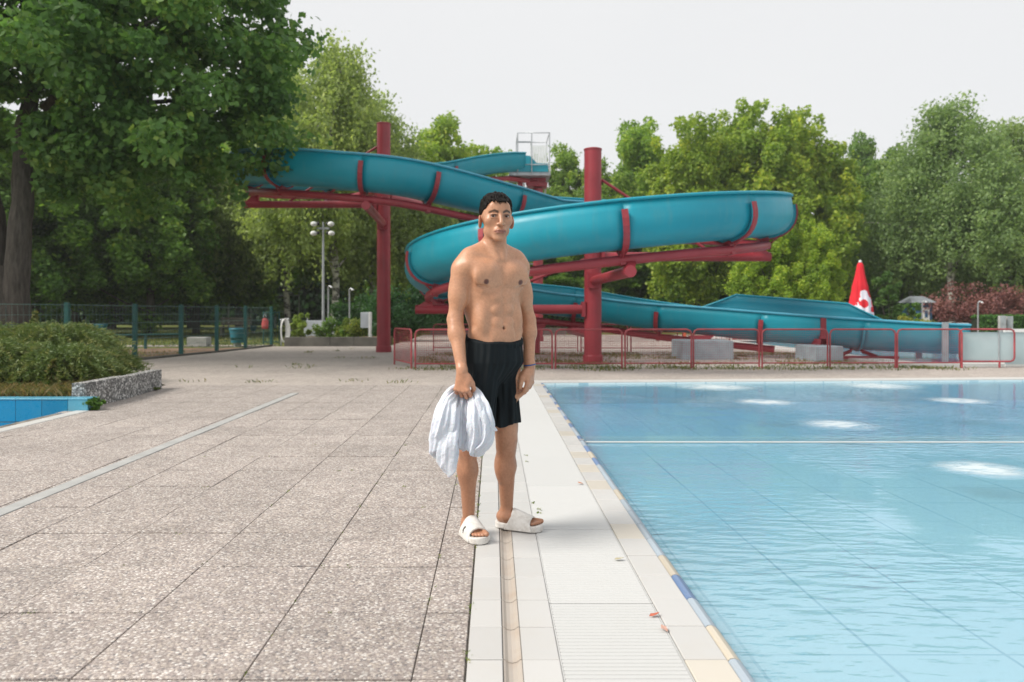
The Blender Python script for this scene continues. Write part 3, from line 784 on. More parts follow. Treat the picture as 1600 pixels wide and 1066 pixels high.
# gusset feet on the blocks
def foot(x, y, z0, z1, w0, w1, name='foot'):
    MB().add([(x - w0, y - .10, z0), (x + w0, y - .10, z0), (x + w0, y + .10, z0), (x - w0, y + .10, z0), (x - w1, y - .06, z1), (x + w1, y - .06, z1), (x + w1, y + .06, z1), (x - w1, y + .06, z1)],
             [(0, 3, 2, 1), (4, 5, 6, 7), (0, 1, 5, 4), (1, 2, 6, 5), (2, 3, 7, 6), (3, 0, 4, 7)]).build(name, M['red'], slide)
q5 = min(range(n), key=lambda i: (path[i] - Vector((5.4, 20.2, 1.3))).length); f5 = floorp(q5)
foot(5.35, 19.8, .45, f5.z - .02, .2, .34)
q8 = min(range(i_b2, n), key=lambda i: abs(path[i].x - 8.1)); f8 = floorp(q8)
MB().box(8.0, 8.13, f8.y - .5, f8.y - .38, .36, 1.02).build('side_post', M['red'], slide)
MB().box(7.9, 8.16, f8.y - .5, f8.y - .05, .33, .50).build('foot', M['red'], slide)
# spreading red frame and grey props by the exit
q9 = min(range(i_b2, n), key=lambda i: abs(path[i].x - 9.1)); f9 = floorp(q9)
mb = MB()
for sg in (-1, 1):
    mb.tube([(9.0 + sg * .1, f9.y, f9.z + .02), (9.0 + sg * .16, f9.y, .18), (9.0 + sg * .52, f9.y, .05)], .045, 6)
mb.box(8.5, 10.0, f9.y - .12, f9.y + .12, 0, .07); mb.build('spread_foot', M['red'], slide)
q11 = min(range(i_b2, n), key=lambda i: abs(path[i].x - 10.75)); f11 = floorp(q11)
MB().box(10.66, 10.80, f11.y - .59, f11.y - .54, -.02, .92).build('end_post', M['steel'], slide)
MB().box(10.66, 10.80, f11.y + .54, f11.y + .59, -.02, .92).build('end_post', M['steel'], slide)
# start platform
pf = MB().box(.62, 2.25, 30.2, 31.9, 6.55, 6.68).build('platform', M['steel'], slide)
MB().add([(.9, 30.15, 6.68), (2.15, 30.15, 6.68), (2.15, 30.15, 7.0), (1.7, 30.15, 7.02), (1.45, 30.15, 7.3), (1.0, 30.15, 7.35),
          (.9, 30.2, 6.68), (2.15, 30.2, 6.68), (2.15, 30.2, 7.0), (1.7, 30.2, 7.02), (1.45, 30.2, 7.3), (1.0, 30.2, 7.35)],
         [(0, 1, 2, 3, 4, 5), (6, 11, 10, 9, 8, 7)] + [(k, (k + 1) % 6, 6 + (k + 1) % 6, 6 + k)[::-1] for k in range(6)]).build('start_tub', M['flume'], slide)
mb = MB()
for z in (6.95, 7.5, 8.2):
    if z != 7.5: mb.tube([(2.2, 30.1, z), (2.2, 31.8, z), (.95, 31.8, z), (.95, 30.1, z), (2.2, 30.1, z)], .02, 6)
for x, y in ((.95, 30.1), (1.5, 30.1), (2.2, 30.1), (2.2, 31.8), (.95, 31.8), (1.55, 31.8)):
    mb.tube([(x, y, 6.6), (x, y, 8.2)], .022, 6)
mb.tube([(.95, 30.1, 7.85), (1.5, 30.1, 7.85)], .018, 6)
mb.build('railing', M['steel'], slide)
for k in range(7):
    MB().box(1.52 + k * .10, 1.605 + k * .10, 31.72, 31.75, 7.25, 8.05).build('rail_board', M['white_paint'], slide)
mb = MB(); x = 1.0
stair = MB().add([(1.25, 31.92, 6.3), (1.25, 31.92, 6.6), (1.25, 40.0, .15), (1.25, 40.0, -.15), (1.3, 31.92, 6.3), (1.3, 31.92, 6.6), (1.3, 40.0, .15), (1.3, 40.0, -.15)], [(0, 1, 2, 3), (7, 6, 5, 4), (0, 4, 5, 1), (1, 5, 6, 2), (2, 6, 7, 3), (3, 7, 4, 0)]) \
    .add([(2.15, 31.92, 6.3), (2.15, 31.92, 6.6), (2.15, 40.0, .15), (2.15, 40.0, -.15), (2.2, 31.92, 6.3), (2.2, 31.92, 6.6), (2.2, 40.0, .15), (2.2, 40.0, -.15)], [(0, 1, 2, 3), (7, 6, 5, 4), (0, 4, 5, 1), (1, 5, 6, 2), (2, 6, 7, 3), (3, 7, 4, 0)]).build('stair', M['steel'], slide)
for k in range(26): MB().box(1.302, 2.148, 31.95 + k * .305, 32.2 + k * .305, 6.33 - k * .244, 6.37 - k * .244).build('step', M['steel'], stair)
mb = MB().tube([(P3.x - .02, P3.y - .25, 6.35), (P3.x - .5, P3.y - .25, 6.35)], .11, 12).tube([(P3.x - .72, P3.y - .2, 6.4), (P3.x - .72, P3.y - .2, 5.75), (P3.x - .55, P3.y - .15, 5.55), (P3.x, P3.y, 5.55)], .11, 12)
mb.box(P3.x - .45, P3.x + .35, P3.y - .35, P3.y + .35, 6.2, 6.36).box(P3.x - .35, P3.x + .3, P3.y - .3, P3.y + .3, 6.38, 6.54)
mb.build('tower_head', M['red'], slide)
MB().tube([(P3.x - .4, P3.y - .3, 6.42), (P3.x - 1.2, 30.3, 6.45), (.0, 29.7, 6.3), (-.9, 29.0, 6.05), railpts[at_len(2.8)]], .10, 10).build('support_tube', M['red'], slide)
# ------------------------------------------------------------------ barriers
def barrier_mesh(W=1.36, Hh=.80):
    fr = MB(); r = .019; c = .09
    pts = [(-W / 2, 0, 0), (-W / 2, 0, Hh - c), (-W / 2 + c * .3, 0, Hh - c * .3), (-W / 2 + c, 0, Hh), (W / 2 - c, 0, Hh), (W / 2 - c * .3, 0, Hh - c * .3), (W / 2, 0, Hh - c), (W / 2, 0, 0)]
    fr.tube(pts, r, 8); lo = MB().tube([(-W / 2, 0, .11), (W / 2, 0, .11)], .015, 6)
    ms = MB(); k = -W / 2 + .045
    while k < W / 2 - .02: ms.tube([(k, 0, .11), (k, 0, Hh)], .0028, 3, cap=False); k += .045
    z = .155
    while z < Hh - .03: ms.tube([(-W / 2, 0, z), (W / 2, 0, z)], .0028, 3, cap=False); z += .045
    return fr, lo, ms
def make_barrier(loc, rz, lab):
    e = empty('barrier', loc, lab, 'barrier', 'red tube barriers round the slide', rz)
    if make_barrier.p is None:
        fr, lo, ms = barrier_mesh()
        a = fr.build('frame', M['red_barrier'], e, world=False); b = lo.build('bottom_rail', M['red_barrier'], e, world=False)
        c = ms.build('wire_mesh', M['red_barrier'], e, world=False); tag(c, kind='stuff'); make_barrier.p = (a, b, c)
    else:
        for o in make_barrier.p: link(o.copy(), e)
    return e
make_barrier.p = None
BY = lambda x: 15.55 + .03 * (x + 1.6)
ords = ['leftmost front red barrier, left of the man above his towel arm', 'front red barrier half hidden behind the man', 'front red barrier in front of the nearer thick pillar',
        'front red barrier just right of the nearer thick pillar', 'front red barrier before the wide blue-grey concrete block', 'front red barrier just right of the wide concrete block',
        'front red barrier before the spread red slide foot', 'front red barrier before the slide exit']
px0 = [(648, 755), (759, 862), (868, 972), (977, 1080), (1084, 1186), (1190, 1294), (1297, 1399), (1402, 1503)]
for (a, b), l in zip(px0, ords):
    pm = (a + b) / 2; Y = 15.6
    for _ in range(3): X = (pm - CX) * Y / F; Y = BY(X)
    make_barrier((X, Y, 0), math.atan(.03) + random.uniform(-.012, .012), l)
# side run going back from the left corner
make_barrier((-1.93, 16.32, 0), R(112), 'red barrier turned end-on at the left corner of the slide fence')
# rear row
Xs = [-1.1, .35, 1.8, 3.25, 4.7, 6.2]
rl = ['rear red barrier at left, seen between the man and the corner panel', 'rear red barrier hidden mostly by the man', 'rear red barrier behind the nearer thick pillar', 'rear red barrier right of the nearer thick pillar', 'rear red barrier behind the wide concrete block', 'rear red barrier between the two concrete blocks']
for x, l in zip(Xs, rl): make_barrier((x, 22.7 - .05 * x, 0), R(random.uniform(-2, 1)), l)
# last barrier, with a pale sheet
e = empty('sheeted_barrier', (10.25, 15.95, 0), 'rightmost red barrier with a pale bluish plastic sheet inside its frame', 'barrier')
fr, lo, ms = barrier_mesh(1.14, .80)
fr2 = MB()
c = .08; W = 1.14; z0 = .13; z1 = .80
loop = [(-W/2, 0, z0 + c), (-W/2, 0, z1 - c), (-W/2 + .025, 0, z1 - .025), (-W/2 + c, 0, z1), (W/2 - c, 0, z1), (W/2 - .025, 0, z1 - .025), (W/2, 0, z1 - c), (W/2, 0, z0 + c), (W/2 - .025, 0, z0 + .025), (W/2 - c, 0, z0), (-W/2 + c, 0, z0), (-W/2 + .025, 0, z0 + .025)]
fr2.tube(loop, .019, 8, closed=True).build('frame', M['red_barrier'], e, world=False)
MB().tube([(.26, 0, 0), (.26, 0, z0)], .022, 6).build('leg', M['red_barrier'], e, world=False)
MB().tube([(-.545, 0, 0), (-.545, 0, z0 + c)], .019, 6).build('leg', M['red_barrier'], e, world=False)
MB().tube([(.26, .02, z0), (.26, .02, z1)], .012, 6).build('upright', M['steel'], e, world=False)
t = NT('milky_sheet'); t.set(Roughness=.25, Alpha=.82); t.t.links.new(t.ramp(t.noise(t.pos(), 1.5, 3), [(.3, (.42, .54, .56)), (.7, (.52, .63, .65))]), t.p.inputs['Base Color']); M['sheet'] = t.m
MB().box(-W/2 + .02, W/2 - .02, .03, .036, z0 + .02, z1 - .06).build('sheet', M['sheet'], e, world=False)
e = empty('wind_screen', (11.35, 16.3, 0), 'milky glass wind screen panel cut by the right edge of the frame', 'screen')
MB().box(10.86, 12.3, 16.3, 16.31, .05, .73).build('pane', M['sheet'], e)
MB().box(10.84, 12.3, 16.28, 16.33, .73, .80).build('top_rail', M['white_paint'], e)
MB().box(10.86, 10.90, 16.28, 16.33, 0, .05).build('foot', M['white_paint'], e)

# ------------------------------------------------------------------ green fence on the left
fe = empty('wire_fence', (-8.73, 18.7, 0), 'dark green posts and thin wire mesh fence along the left lawn', 'fence')
fp = [(-10.9, 11.2), (-9.95, 14.0), (-9.05, 16.3), (-8.73, 18.7), (-8.42, 20.7), (-8.07, 22.4), (-7.88, 24.4), (-7.75, 26.8)]
FH = 1.36
for i, (x, y) in enumerate(fp):
    MB().box(x - .045, x + .045, y - .045, y + .045, -.1, FH, .01).build('post', M['green_metal'], fe)
    if i:
        (xa, ya) = fp[i - 1]; a = Vector((xa, ya, 0)); b = Vector((x, y, 0)); d = (b - a)
        ms = MB()
        for z in (.1, .3, .5, .7, .9, 1.1, 1.31):
            rr_ = .006 if z in (1.31, .9, .5) else .0035
            ms.tube([a + Vector((0, 0, z)), b + Vector((0, 0, z))], rr_, 4, cap=False)
        kx = int(d.length / .12)
        for k in range(1, kx):
            p = a + d * k / kx; ms.tube([p + Vector((0, 0, .08)), p + Vector((0, 0, 1.33))], .0022, 3, cap=False)
        tag(ms.build('wire_panel', M['wire'], fe), kind='stuff')
kb = tag(empty('fence_kerb', (-8.73, 18.7, 0)), kind='structure')
for i in range(2, len(fp)):
    a, b = Vector((*fp[i - 1], 0)), Vector((*fp[i], 0)); d = (b - a); L_ = d.length; d.normalize(); s = Vector((d.y, -d.x, 0)) * .06
    q = [(a + d * .01 - s), (b - d * .01 - s), (b - d * .01 + s), (a + d * .01 + s)]
    MB().prism([(v.x, v.y) for v in q], -.1, .035).build('kerb_stone', M['planter'], kb)

# pebble-faced planter wall
pw = empty('planter_wall', (-4.95, 10.3, 0), 'low washed-concrete wall holding the juniper bed at the left', 'wall')
MB().prism([(-4.88, 9.16), (-4.88, 10.28), (-5.02, 10.28), (-5.03, 9.16)], -.1, .300).build('wall_block', M['granite'], pw)
MB().prism([(-4.90, 10.295), (-5.02, 11.62), (-5.17, 11.60), (-5.04, 10.295)], -.1, .285).build('wall_block', M['granite'], pw)
# bed soil
tag(MB().add([(-12, 9.17, .12), (-5.04, 9.17, .12), (-5.05, 10.3, .14), (-5.17, 11.6, .12), (-7.3, 13.8, .05), (-9.0, 14.5, .1), (-14, 14, .1)], [(0, 1, 2, 3, 4, 5, 6)]).build('planting_bed', M['soil']), kind='structure')
sheet('dry_ground', [[(-30, 14), (-9.9, 14), (-8.95, 16.3), (-8.73, 18.7), (-8.4, 20.7), (-8.05, 22.4), (-7.9, 24.4), (-7.8, 26.2), (-30, 23)]], M['soil'], -.04)
sheet('path', [[(-40, 24.5), (-8.0, 27.4), (-8.0, 28.6), (-40, 27)]], M['plaza'], -.05)

# raised bed at the back, left of the far pillar
rb = empty('raised_bed', (-5.5, 26.3, 0), 'dark concrete edged raised planting bed left of the far red pillar', 'planter')
for a, b in ((-7.15, -5.6), (-5.59, -4.78), (-4.77, -3.95)):
    MB().box(a, b, 26.25, 26.42, -.1, .31, .012).build('edge_block', M['planter'], rb)
MB().box(-7.15, -3.95, 26.43, 30, -.1, .22).build('soil', M['soil'], rb)
# grey cabinet
cb = empty('cabinet', (-4.55, 26.9, .2), 'small grey metal cabinet standing in the raised bed', 'cabinet')
MB().box(-4.62, -4.35, 26.7, 27.0, .62, 1.16, .01).build('box', M['grey_box'], cb); MB().box(-4.34, -4.28, 26.66, 27.04, .2, 1.17, .01).build('side_panel', M['white_paint'], cb)
MB().box(-4.56, -4.41, 26.69, 26.70, .7, 1.08).build('door', M['grey_box'], cb)
# outdoor showers (curved poles)
def shower(px, Y, ytop, ybot, lab, grp='curved shower poles'):
    a = U(px, ybot, Y); b = U(px, ytop, Y)
    e = empty('shower_pole', (a.x, a.y, a.z), lab, 'shower', grp)
    MB().tube([a, (b.x, b.y, b.z - .12), (b.x, b.y - .03, b.z - .04), (b.x + .05, b.y - .06, b.z), (b.x + .13, b.y - .08, b.z - .03)], .028, 8).build('pole', M['steel'], e)
    MB().lathe([(.02, .03), (.055, 0), (.05, -.02), (0.001, -.02)], (b.x + .13, b.y - .08, b.z - .05), 10).build('shower_head', M['white_paint'], e)
shower(513, 27.6, 447, 512, 'left one of two shower poles in the raised bed', )
shower(546, 27.6, 451, 512, 'right one of two shower poles, next to the grey cabinet')
# floodlight mast
fm = empty('floodlight_mast', (U(505, 489, 28).x, 28, .2), 'tall grey mast with four round floodlights left of the far pillar', 'lamp')
xm = U(505, 489, 28).x
MB().tube([(xm, 28, .2), (xm, 28, 4.45)], [.055, .035], 10).build('mast', M['steel'], fm)
MB().box(xm - .22, xm + .22, 27.97, 28.03, 4.18, 4.26).build('crossbar', M['steel'], fm)
for dx, dz, a in ((-.32, 4.37, -1), (.30, 4.37, 1), (-.33, 4.03, -1), (.32, 4.03, 1)):
    hd = MB().sphere((xm + dx, 27.9, dz), .105, 12, 8, (1.15, .8, .85)).build('floodlight', M['white_paint'], fm)
    MB().sphere((xm + dx * .55, 27.95, dz + .02), .075, 10, 6, (1, .9, .9)).build('housing', M['black'], hd)
# two sign panels behind bed
for px, w, lab in ((500, .62, 'pale panel standing behind the weeds of the raised bed'), ):
    p = U(px, 510, 29.5)
    e = empty('sign_panel', (p.x, p.y, 0), lab, 'sign'); MB().box(p.x - w, p.x + w, 29.5, 29.53, .25, .85, .01).build('board', M['grey_box'], e)
    for s in (-1, 1): MB().box(p.x + s * w * .8 - .02, p.x + s * w * .8 + .02, 29.54, 29.58, 0, 1.0).build('leg', M['steel'], e)
# hose reel / rope bundle on the fence end
p = U(445, 500, 26.6)
e = empty('hose_stand', (p.x, 26.6, 0), 'pale hose hanging in loops from a stand at the fence end', 'hose')
MB().tube([(p.x - .12, 26.6, 0), (p.x - .12, 26.6, .92)], .03, 8).build('stand', M['steel'], e)
MB().tube([(p.x - .16, 26.6, .9), (p.x + .16, 26.55, .93)], .025, 8).build('hook', M['steel'], e)
for k in range(4):
    lp = [(p.x + (.09 + .02 * k) * math.cos(t_) - .02 + .03 * k, 26.5 - .02 * k, .52 + (.38 + .012 * k) * math.sin(t_)) for t_ in [2 * math.pi * i / 20 for i in range(20)]]
    MB().tube(lp, .018, 6, closed=True).build('loop', M['white_paint'], e)
lp = [(p.x + .14 + .10 * math.cos(t_), 26.45, .17 + .15 * math.sin(t_)) for t_ in [2 * math.pi * i / 16 for i in range(16)]]
MB().tube(lp, .018, 6, closed=True).build('loop', M['white_paint'], e)
p = U(414, 500, 26.4)
e = empty('red_bag', (p.x, 26.4, .5), 'faded red cloth bag hung on the green fence', 'bag')
mb = MB(); mb.lathe([(.001, 0), (.10, .02), (.12, .13), (.11, .28), (.08, .36), (.001, .38)], (p.x, 26.4, .58), 12); mb.v = [(v[0] + .012 * math.sin(v[2] * 31), (v[1] - 26.4) * .55 + 26.4, v[2]) for v in mb.v]
mb.build('bag', M['pink'], e); MB().tube([(p.x - .05, 26.4, 1.0), (p.x, 26.4, 1.12), (p.x + .05, 26.4, 1.0)], .012, 5).build('strap', M['grey_box'], e)
# gate bars next to it
e = empty('metal_gate', (p.x + .1, 26.9, 0), 'dark barred gate at the end of the green fence', 'gate')
MB().tube([(p.x - .2, 26.9, .05), (p.x - .2, 26.9, 1.2)], .02, 6).tube([(p.x + .35, 26.9, .05), (p.x + .35, 26.9, 1.2)], .02, 6).tube([(p.x - .2, 26.9, 1.15), (p.x + .35, 26.9, 1.15)], .018, 6).tube([(p.x - .2, 26.9, .12), (p.x + .35, 26.9, .12)], .018, 6).build('frame', M['green_metal'], e)
for k in range(5): MB().tube([(p.x - .11 + k * .09, 26.9, .12), (p.x - .11 + k * .09, 26.9, 1.15)], .008, 5).build('bar', M['green_metal'], e)
# bins on the lawn
def bin_(px, Y, h, r, lab, lid=True):
    p = U(px, 500, Y)
    e = empty('litter_bin', (p.x, Y, 0), lab, 'bin', 'turquoise litter bins on the lawn')
    MB().lathe([(r * .78, 0.08), (r * .98, h * .9), (r, h), (r * .9, h), (r * .85, h * .3), (.001, h * .3)], (p.x, Y, 0), 18).build('tub', M['teal_bin'], e)
    MB().tube([(p.x + r * 1.0 * math.cos(t_), Y + r * math.sin(t_), h * .93) for t_ in [2 * math.pi * i / 20 for i in range(20)]], .022, 6, closed=True).build('rim', M['teal_bin'], e)
    MB().lathe([(r * .5, -.07), (r * .5, .09)], (p.x, Y, 0), 10).build('foot', M['concrete'], e)
bin_(157, 33, .66, .27, 'turquoise bin far left on the lawn behind the juniper')
bin_(371, 27.3, .60, .28, 'largest turquoise bin close behind the green fence')
bin_(396, 45, .40, .20, 'tiny distant turquoise bin right of the park bench')
# park bench
p = U(365, 500, 38)
e = empty('park_bench', (p.x, 38, 0), 'dark wooden park bench on the lawn behind the fence', 'bench')
for k in range(3): MB().box(p.x - .75, p.x + .75, 37.9 + k * .13, 38.0 + k * .13, .42, .46).build('seat_slat', M['wood'], e)
for k in range(3): MB().box(p.x - .75, p.x + .75, 38.32 + k * .02, 38.35 + k * .02, .55 + k * .13, .65 + k * .13).build('back_slat', M['wood'], e)
for s in (-.6, .6): MB().box(p.x + s - .04, p.x + s + .04, 37.92, 38.28, -.07, .42).box(p.x + s - .03, p.x + s + .03, 38.28, 38.34, -.07, .95).build('leg', M['planter'], e)
# low bar
a = U(168, 520, 24.5); b = U(283, 520, 26)
e = empty('low_rail', (a.x, a.y, 0), 'low dark blue rail on short posts beyond the fence', 'rail')
MB().tube([(a.x, a.y, .42), (b.x, b.y, .42)], .03, 8).build('bar', M['green_metal'], e)
for k in (0, .5, 1):
    c = a.lerp(b, k); MB().box(c.x - .035, c.x + .035, c.y - .035, c.y + .035, -.07, .40).build('post', M['green_metal'], e)
for px0_, px1_, Y, lab in ((292, 322, 27.3, 'pale concrete block lying on the dry ground behind the fence'),):
    a = U(px0_, 520, Y); b = U(px1_, 520, Y)
    e = empty('concrete_block', ((a.x + b.x) / 2, Y, 0), lab, 'concrete block'); MB().box(a.x, b.x, Y, Y + .5, -.1, .27, .02).build('block', M['concrete'], e)
# pergola-like frames far back
e = empty('goal_frame', (U(410, 489, 60).x, 60, 0), 'thin grey frames standing in front of the dark wood', 'frame')
fx = [U(q, 489, 60).x for q in (357, 392, 430, 467)]
for x in fx: MB().box(x - .05, x + .05, 59.95, 60.05, -.07, 2.55).build('post', M['steel'], e)
MB().box(fx[0], fx[-1], 59.94, 59.949, 2.45, 2.55).build('crossbar', M['steel'], e)

# ------------------------------------------------------------------ right side background
# folded parasol
p = U(1344, 489, 24)
pr_ = empty('folded_parasol', (p.x, 24, 0), 'closed red and white printed parasol standing behind the slide', 'parasol')
MB().tube([(p.x, 24, 0), (p.x, 24, 2.4)], .025, 8).build('pole', M['white_paint'], pr_)
MB().lathe([(.30, 0), (.30, .06), (.05, .1), (.001, .1)], (p.x, 24, 0), 16).build('base', M['concrete'], pr_)
vs = []; fs = []; nn = 48; prof = [(.36, .62), (.355, .75), (.33, 1.05), (.29, 1.35), (.245, 1.6), (.20, 1.85), (.205, 1.93), (.165, 2.1), (.13, 2.3), (.10, 2.5), (.085, 2.62), (.05, 2.70), (.004, 2.72)]
for r_, z in prof:
    for k in range(nn):
        w = 2 * math.pi * k / nn; rr_ = r_ * (1 + .19 * abs(math.sin(4.5 * w + 1 + .4 * math.sin(z * 3))) + .06 * math.sin(13 * w + z * 5) * min(1, (2.75 - z) * 1.5) + .05 * math.sin(3 * w + z * 3))
        vs.append((p.x + rr_ * math.cos(w), 24 + rr_ * math.sin(w), z))
for i in range(len(prof) - 1):
    for k in range(nn): fs.append((i * nn + k, i * nn + (k + 1) % nn, (i + 1) * nn + (k + 1) % nn, (i + 1) * nn + k))
t = NT('printed_cloth'); t.set(Roughness=.85); tc = t.obj(); sp = t.n('ShaderNodeSeparateXYZ'); t.l(tc, sp.inputs[0])
red_, wht = (.62, .012, .025), (.72, .66, .72)
X_, Z_ = sp.outputs[0], sp.outputs[2]
def blob(cx, cz, r, wob=.25):
    dx = t.math('SUBTRACT', X_, cx); dz = t.math('SUBTRACT', Z_, cz)
    d = t.math('SQRT', t.math('ADD', t.math('MULTIPLY', dx, dx), t.math('MULTIPLY', dz, dz)))
    d = t.math('ADD', d, t.math('MULTIPLY', t.math('SUBTRACT', t.noise(tc, 9, 3), .5), wob * r * 3.2)); return t.math('LESS_THAN', d, r)
wm = t.math('MAXIMUM', blob(.02, .98, .50, .2), blob(0.0, 1.72, .12)); wm = t.math('MAXIMUM', wm, blob(-.05, .78, .36, .2))
wm = t.math('MAXIMUM', wm, blob(.06, 1.50, .20))
for b_ in ((-.02, 1.42, .13), (.17, .98, .13), (.22, .78, .11), (-.28, 1.2, .12), (.30, 1.25, .10)): wm = t.math('MULTIPLY', wm, t.math('SUBTRACT', 1.0, blob(*b_)))
c = t.mixc(wm, red_, wht); c = t.mixc(blob(-.27, 1.2, .05), c, wht); t.l(c, t.p.inputs['Base Color'])
MB().add(vs, fs, True).build('canopy', t.m, pr_)
MB().sphere((p.x, 24, 2.74), .05, 10, 6).build('finial', M['white_paint'], pr_)
# blue hut
p = U(1440, 489, 40)
e = empty('garden_hut', (p.x, 40, 0), 'small dark blue hut with grey pitched roof behind the hedge', 'hut')
MB().box(p.x - .40, p.x + .55, 40, 41.2, 0, 1.68).build('wall', M['blue_hut'], e)
rf = MB().add([(p.x - .58, 39.8, 1.66), (p.x + .74, 39.8, 1.66), (p.x + .74, 41.4, 1.66), (p.x - .58, 41.4, 1.66), (p.x - .3, 40.6, 2.02), (p.x + .42, 40.6, 2.02)], [(0, 1, 5, 4), (1, 2, 5), (2, 3, 4, 5), (3, 0, 4), (0, 3, 2, 1)]).build('roof', M['roof'], e)
MB().box(p.x + .05, p.x + .40, 39.97, 39.995, .3, 1.42).build('door', M['white_paint'], e)
MB().box(p.x + .15, p.x + .30, 39.955, 39.968, .9, 1.25).build('window', M['blue_hut'], e)
shower(1441, 36, 470, 535, 'pale curved shower pole in front of the blue hut', 'shower poles by the far pool')
shower(1528, 34, 471, 540, 'tall pale shower pole before the purple-leaved bush', 'shower poles by the far pool')
for a, b, Y, h, lab in ((1498, 1514, 31.5, .72, 'pale board standing left of the tall shower pole'), (1563, 1572, 31.5, 1.02, 'thin grey post left of the pair near the right edge'), (1574, 1583, 31.6, 1.0, 'thin grey post right of the pair near the right edge')):
    q0, q1 = U(a, 489, Y), U(b, 489, Y)
    e = empty('starting_block' if h < .9 else 'grey_post', (q0.x, Y, 0), lab, 'board' if h < .9 else 'post'); MB().box(q0.x, q1.x, Y, Y + .15, 0, h, .01).build('panel', M['grey_box'] if h < .9 else M['concrete'], e)
# floating lane rope and cones
p0, p1 = Vector((8.9, 33, .06)), Vector((22, 31.0, .06))
e = empty('lane_rope', (8.9, 33, 0), 'red and white float rope lying along the far pool end', 'rope')
MB().tube([p0, p1], .02, 5).build('rope', M['red'], e)
for k in range(60):
    a = p0.lerp(p1, k / 60); b = p0.lerp(p1, (k + .8) / 60)
    MB().tube([a, b], .085, 8).build('float', M['red_barrier'] if (k // 6) % 3 else M['white_paint'], e)
for px, Y, lab in ((1069, 31.5, 'orange marker post above the wide concrete block'),):
    q = U(px, 489, Y); e = empty('marker_post', (q.x, Y, 0), lab, 'marker'); MB().tube([(q.x, Y, 0), (q.x, Y, .62)], [.10, .06], 8).build('post', M['orange'], e)
    MB().box(q.x - .16, q.x + .16, Y - .16, Y + .16, -.005, .03).build('base', M['orange'], e)
# low walls in the far plaza
tag(MB().box(-3.3, 3.8, 40, 40.4, -.1, .34).build('low_wall', M['planter']), 'low dark concrete wall across the far plaza behind the barriers', 'wall')
# ------------------------------------------------------------------ vegetation
rng = np.random.default_rng(11)
def leaves(P, size, rng, up=.35, stretch=1.6, hang=0.0, outward=None, tint=None, name='crown', mat=None, parent=None, var=.35):
    n_ = len(P)
    nrm = rng.normal(size=(n_, 3)); nrm[:, 2] += up * 2
    if outward is not None: nrm += outward * .8
    nrm /= np.linalg.norm(nrm, axis=1, keepdims=True) + 1e-9
    a = rng.normal(size=(n_, 3)); a[:, 2] -= hang * 3
    a -= nrm * np.sum(a * nrm, axis=1, keepdims=True); a /= np.linalg.norm(a, axis=1, keepdims=True) + 1e-9
    b = np.cross(nrm, a)
    s = (size * (1 + var * rng.uniform(-1, 1, n_)))[:, None]
    st = stretch
    V = np.empty((n_, 4, 3)); V[:, 0] = P - a * s * .5 * st; V[:, 1] = P + b * s * .5 + nrm * s * .08; V[:, 2] = P + a * s * .5 * st; V[:, 3] = P - b * s * .5 + nrm * s * .08
    Fq = np.arange(n_ * 4).reshape(n_, 4)
    if tint is None: tint = rng.uniform(0, 1, n_)
    tt = np.repeat(np.clip(tint, 0, 1), 4)
    return npmesh(name, V.reshape(-1, 3), Fq, mat, parent, smooth=False, attrs={'tint': ('FLOAT', tt)})

def crown_points(lobes, n_clump, n_leaf, rng, cr=(.5, 1.0), shell=.55, flat=.7, droop=0):
    """lobes: [(cx,cy,cz,rx,ry,rz)], returns points and per-leaf clump tint"""
    lobes = np.array(lobes, float); vol = np.prod(lobes[:, 3:], axis=1) ** .75; pick = rng.choice(len(lobes), n_clump, p=vol / vol.sum())
    d = rng.normal(size=(n_clump, 3)); d /= np.linalg.norm(d, axis=1, keepdims=True)
    rad = rng.uniform(shell ** 3, 1, n_clump) ** (1 / 3)
    rad *= 1 + .16 * np.sin(d[:, 0] * 5 + d[:, 1] * 7) + rng.normal(0, .07, n_clump)
    C = lobes[pick, :3] + d * rad[:, None] * lobes[pick, 3:]
    r = rng.uniform(*cr, n_clump)
    w = r ** 2; li = rng.choice(n_clump, n_leaf, p=w / w.sum())
    e = rng.normal(size=(n_leaf, 3)); e /= np.linalg.norm(e, axis=1, keepdims=True)
    rr_ = rng.uniform(.1, 1, n_leaf) ** (1 / 2.2) * np.where(rng.uniform(0, 1, n_leaf) < .12, 1.45, 1)
    off = e * (rr_ * r[li])[:, None]; off[:, 2] *= flat
    if droop: off[:, 2] -= droop * (off[:, 0] ** 2 + off[:, 1] ** 2)
    P = C[li] + off
    ct = rng.uniform(-.25, .25, n_clump)
    tint = .42 + ct[li] + rng.normal(0, .17, n_leaf)
    return P, tint, e, C
def limbs(base, tops, r0, parent, mat, name='trunk', kink=.3, rg=random.Random(5)):
    mb = MB()
    for (pts, ra, rb) in tops:
        P_ = [Vector(p) for p in pts]; m = len(P_)
        Q = catmull(P_, 2.0)
        Q = [q + Vector((rg.uniform(-1, 1), rg.uniform(-1, 1), 0)) * kink * .12 * min(1, i) for i, q in enumerate(Q)]
        mb.tube(Q, [ra + (rb - ra) * i / (len(Q) - 1) for i in range(len(Q))], 9)
    return mb.build(name, mat, parent, world=False)
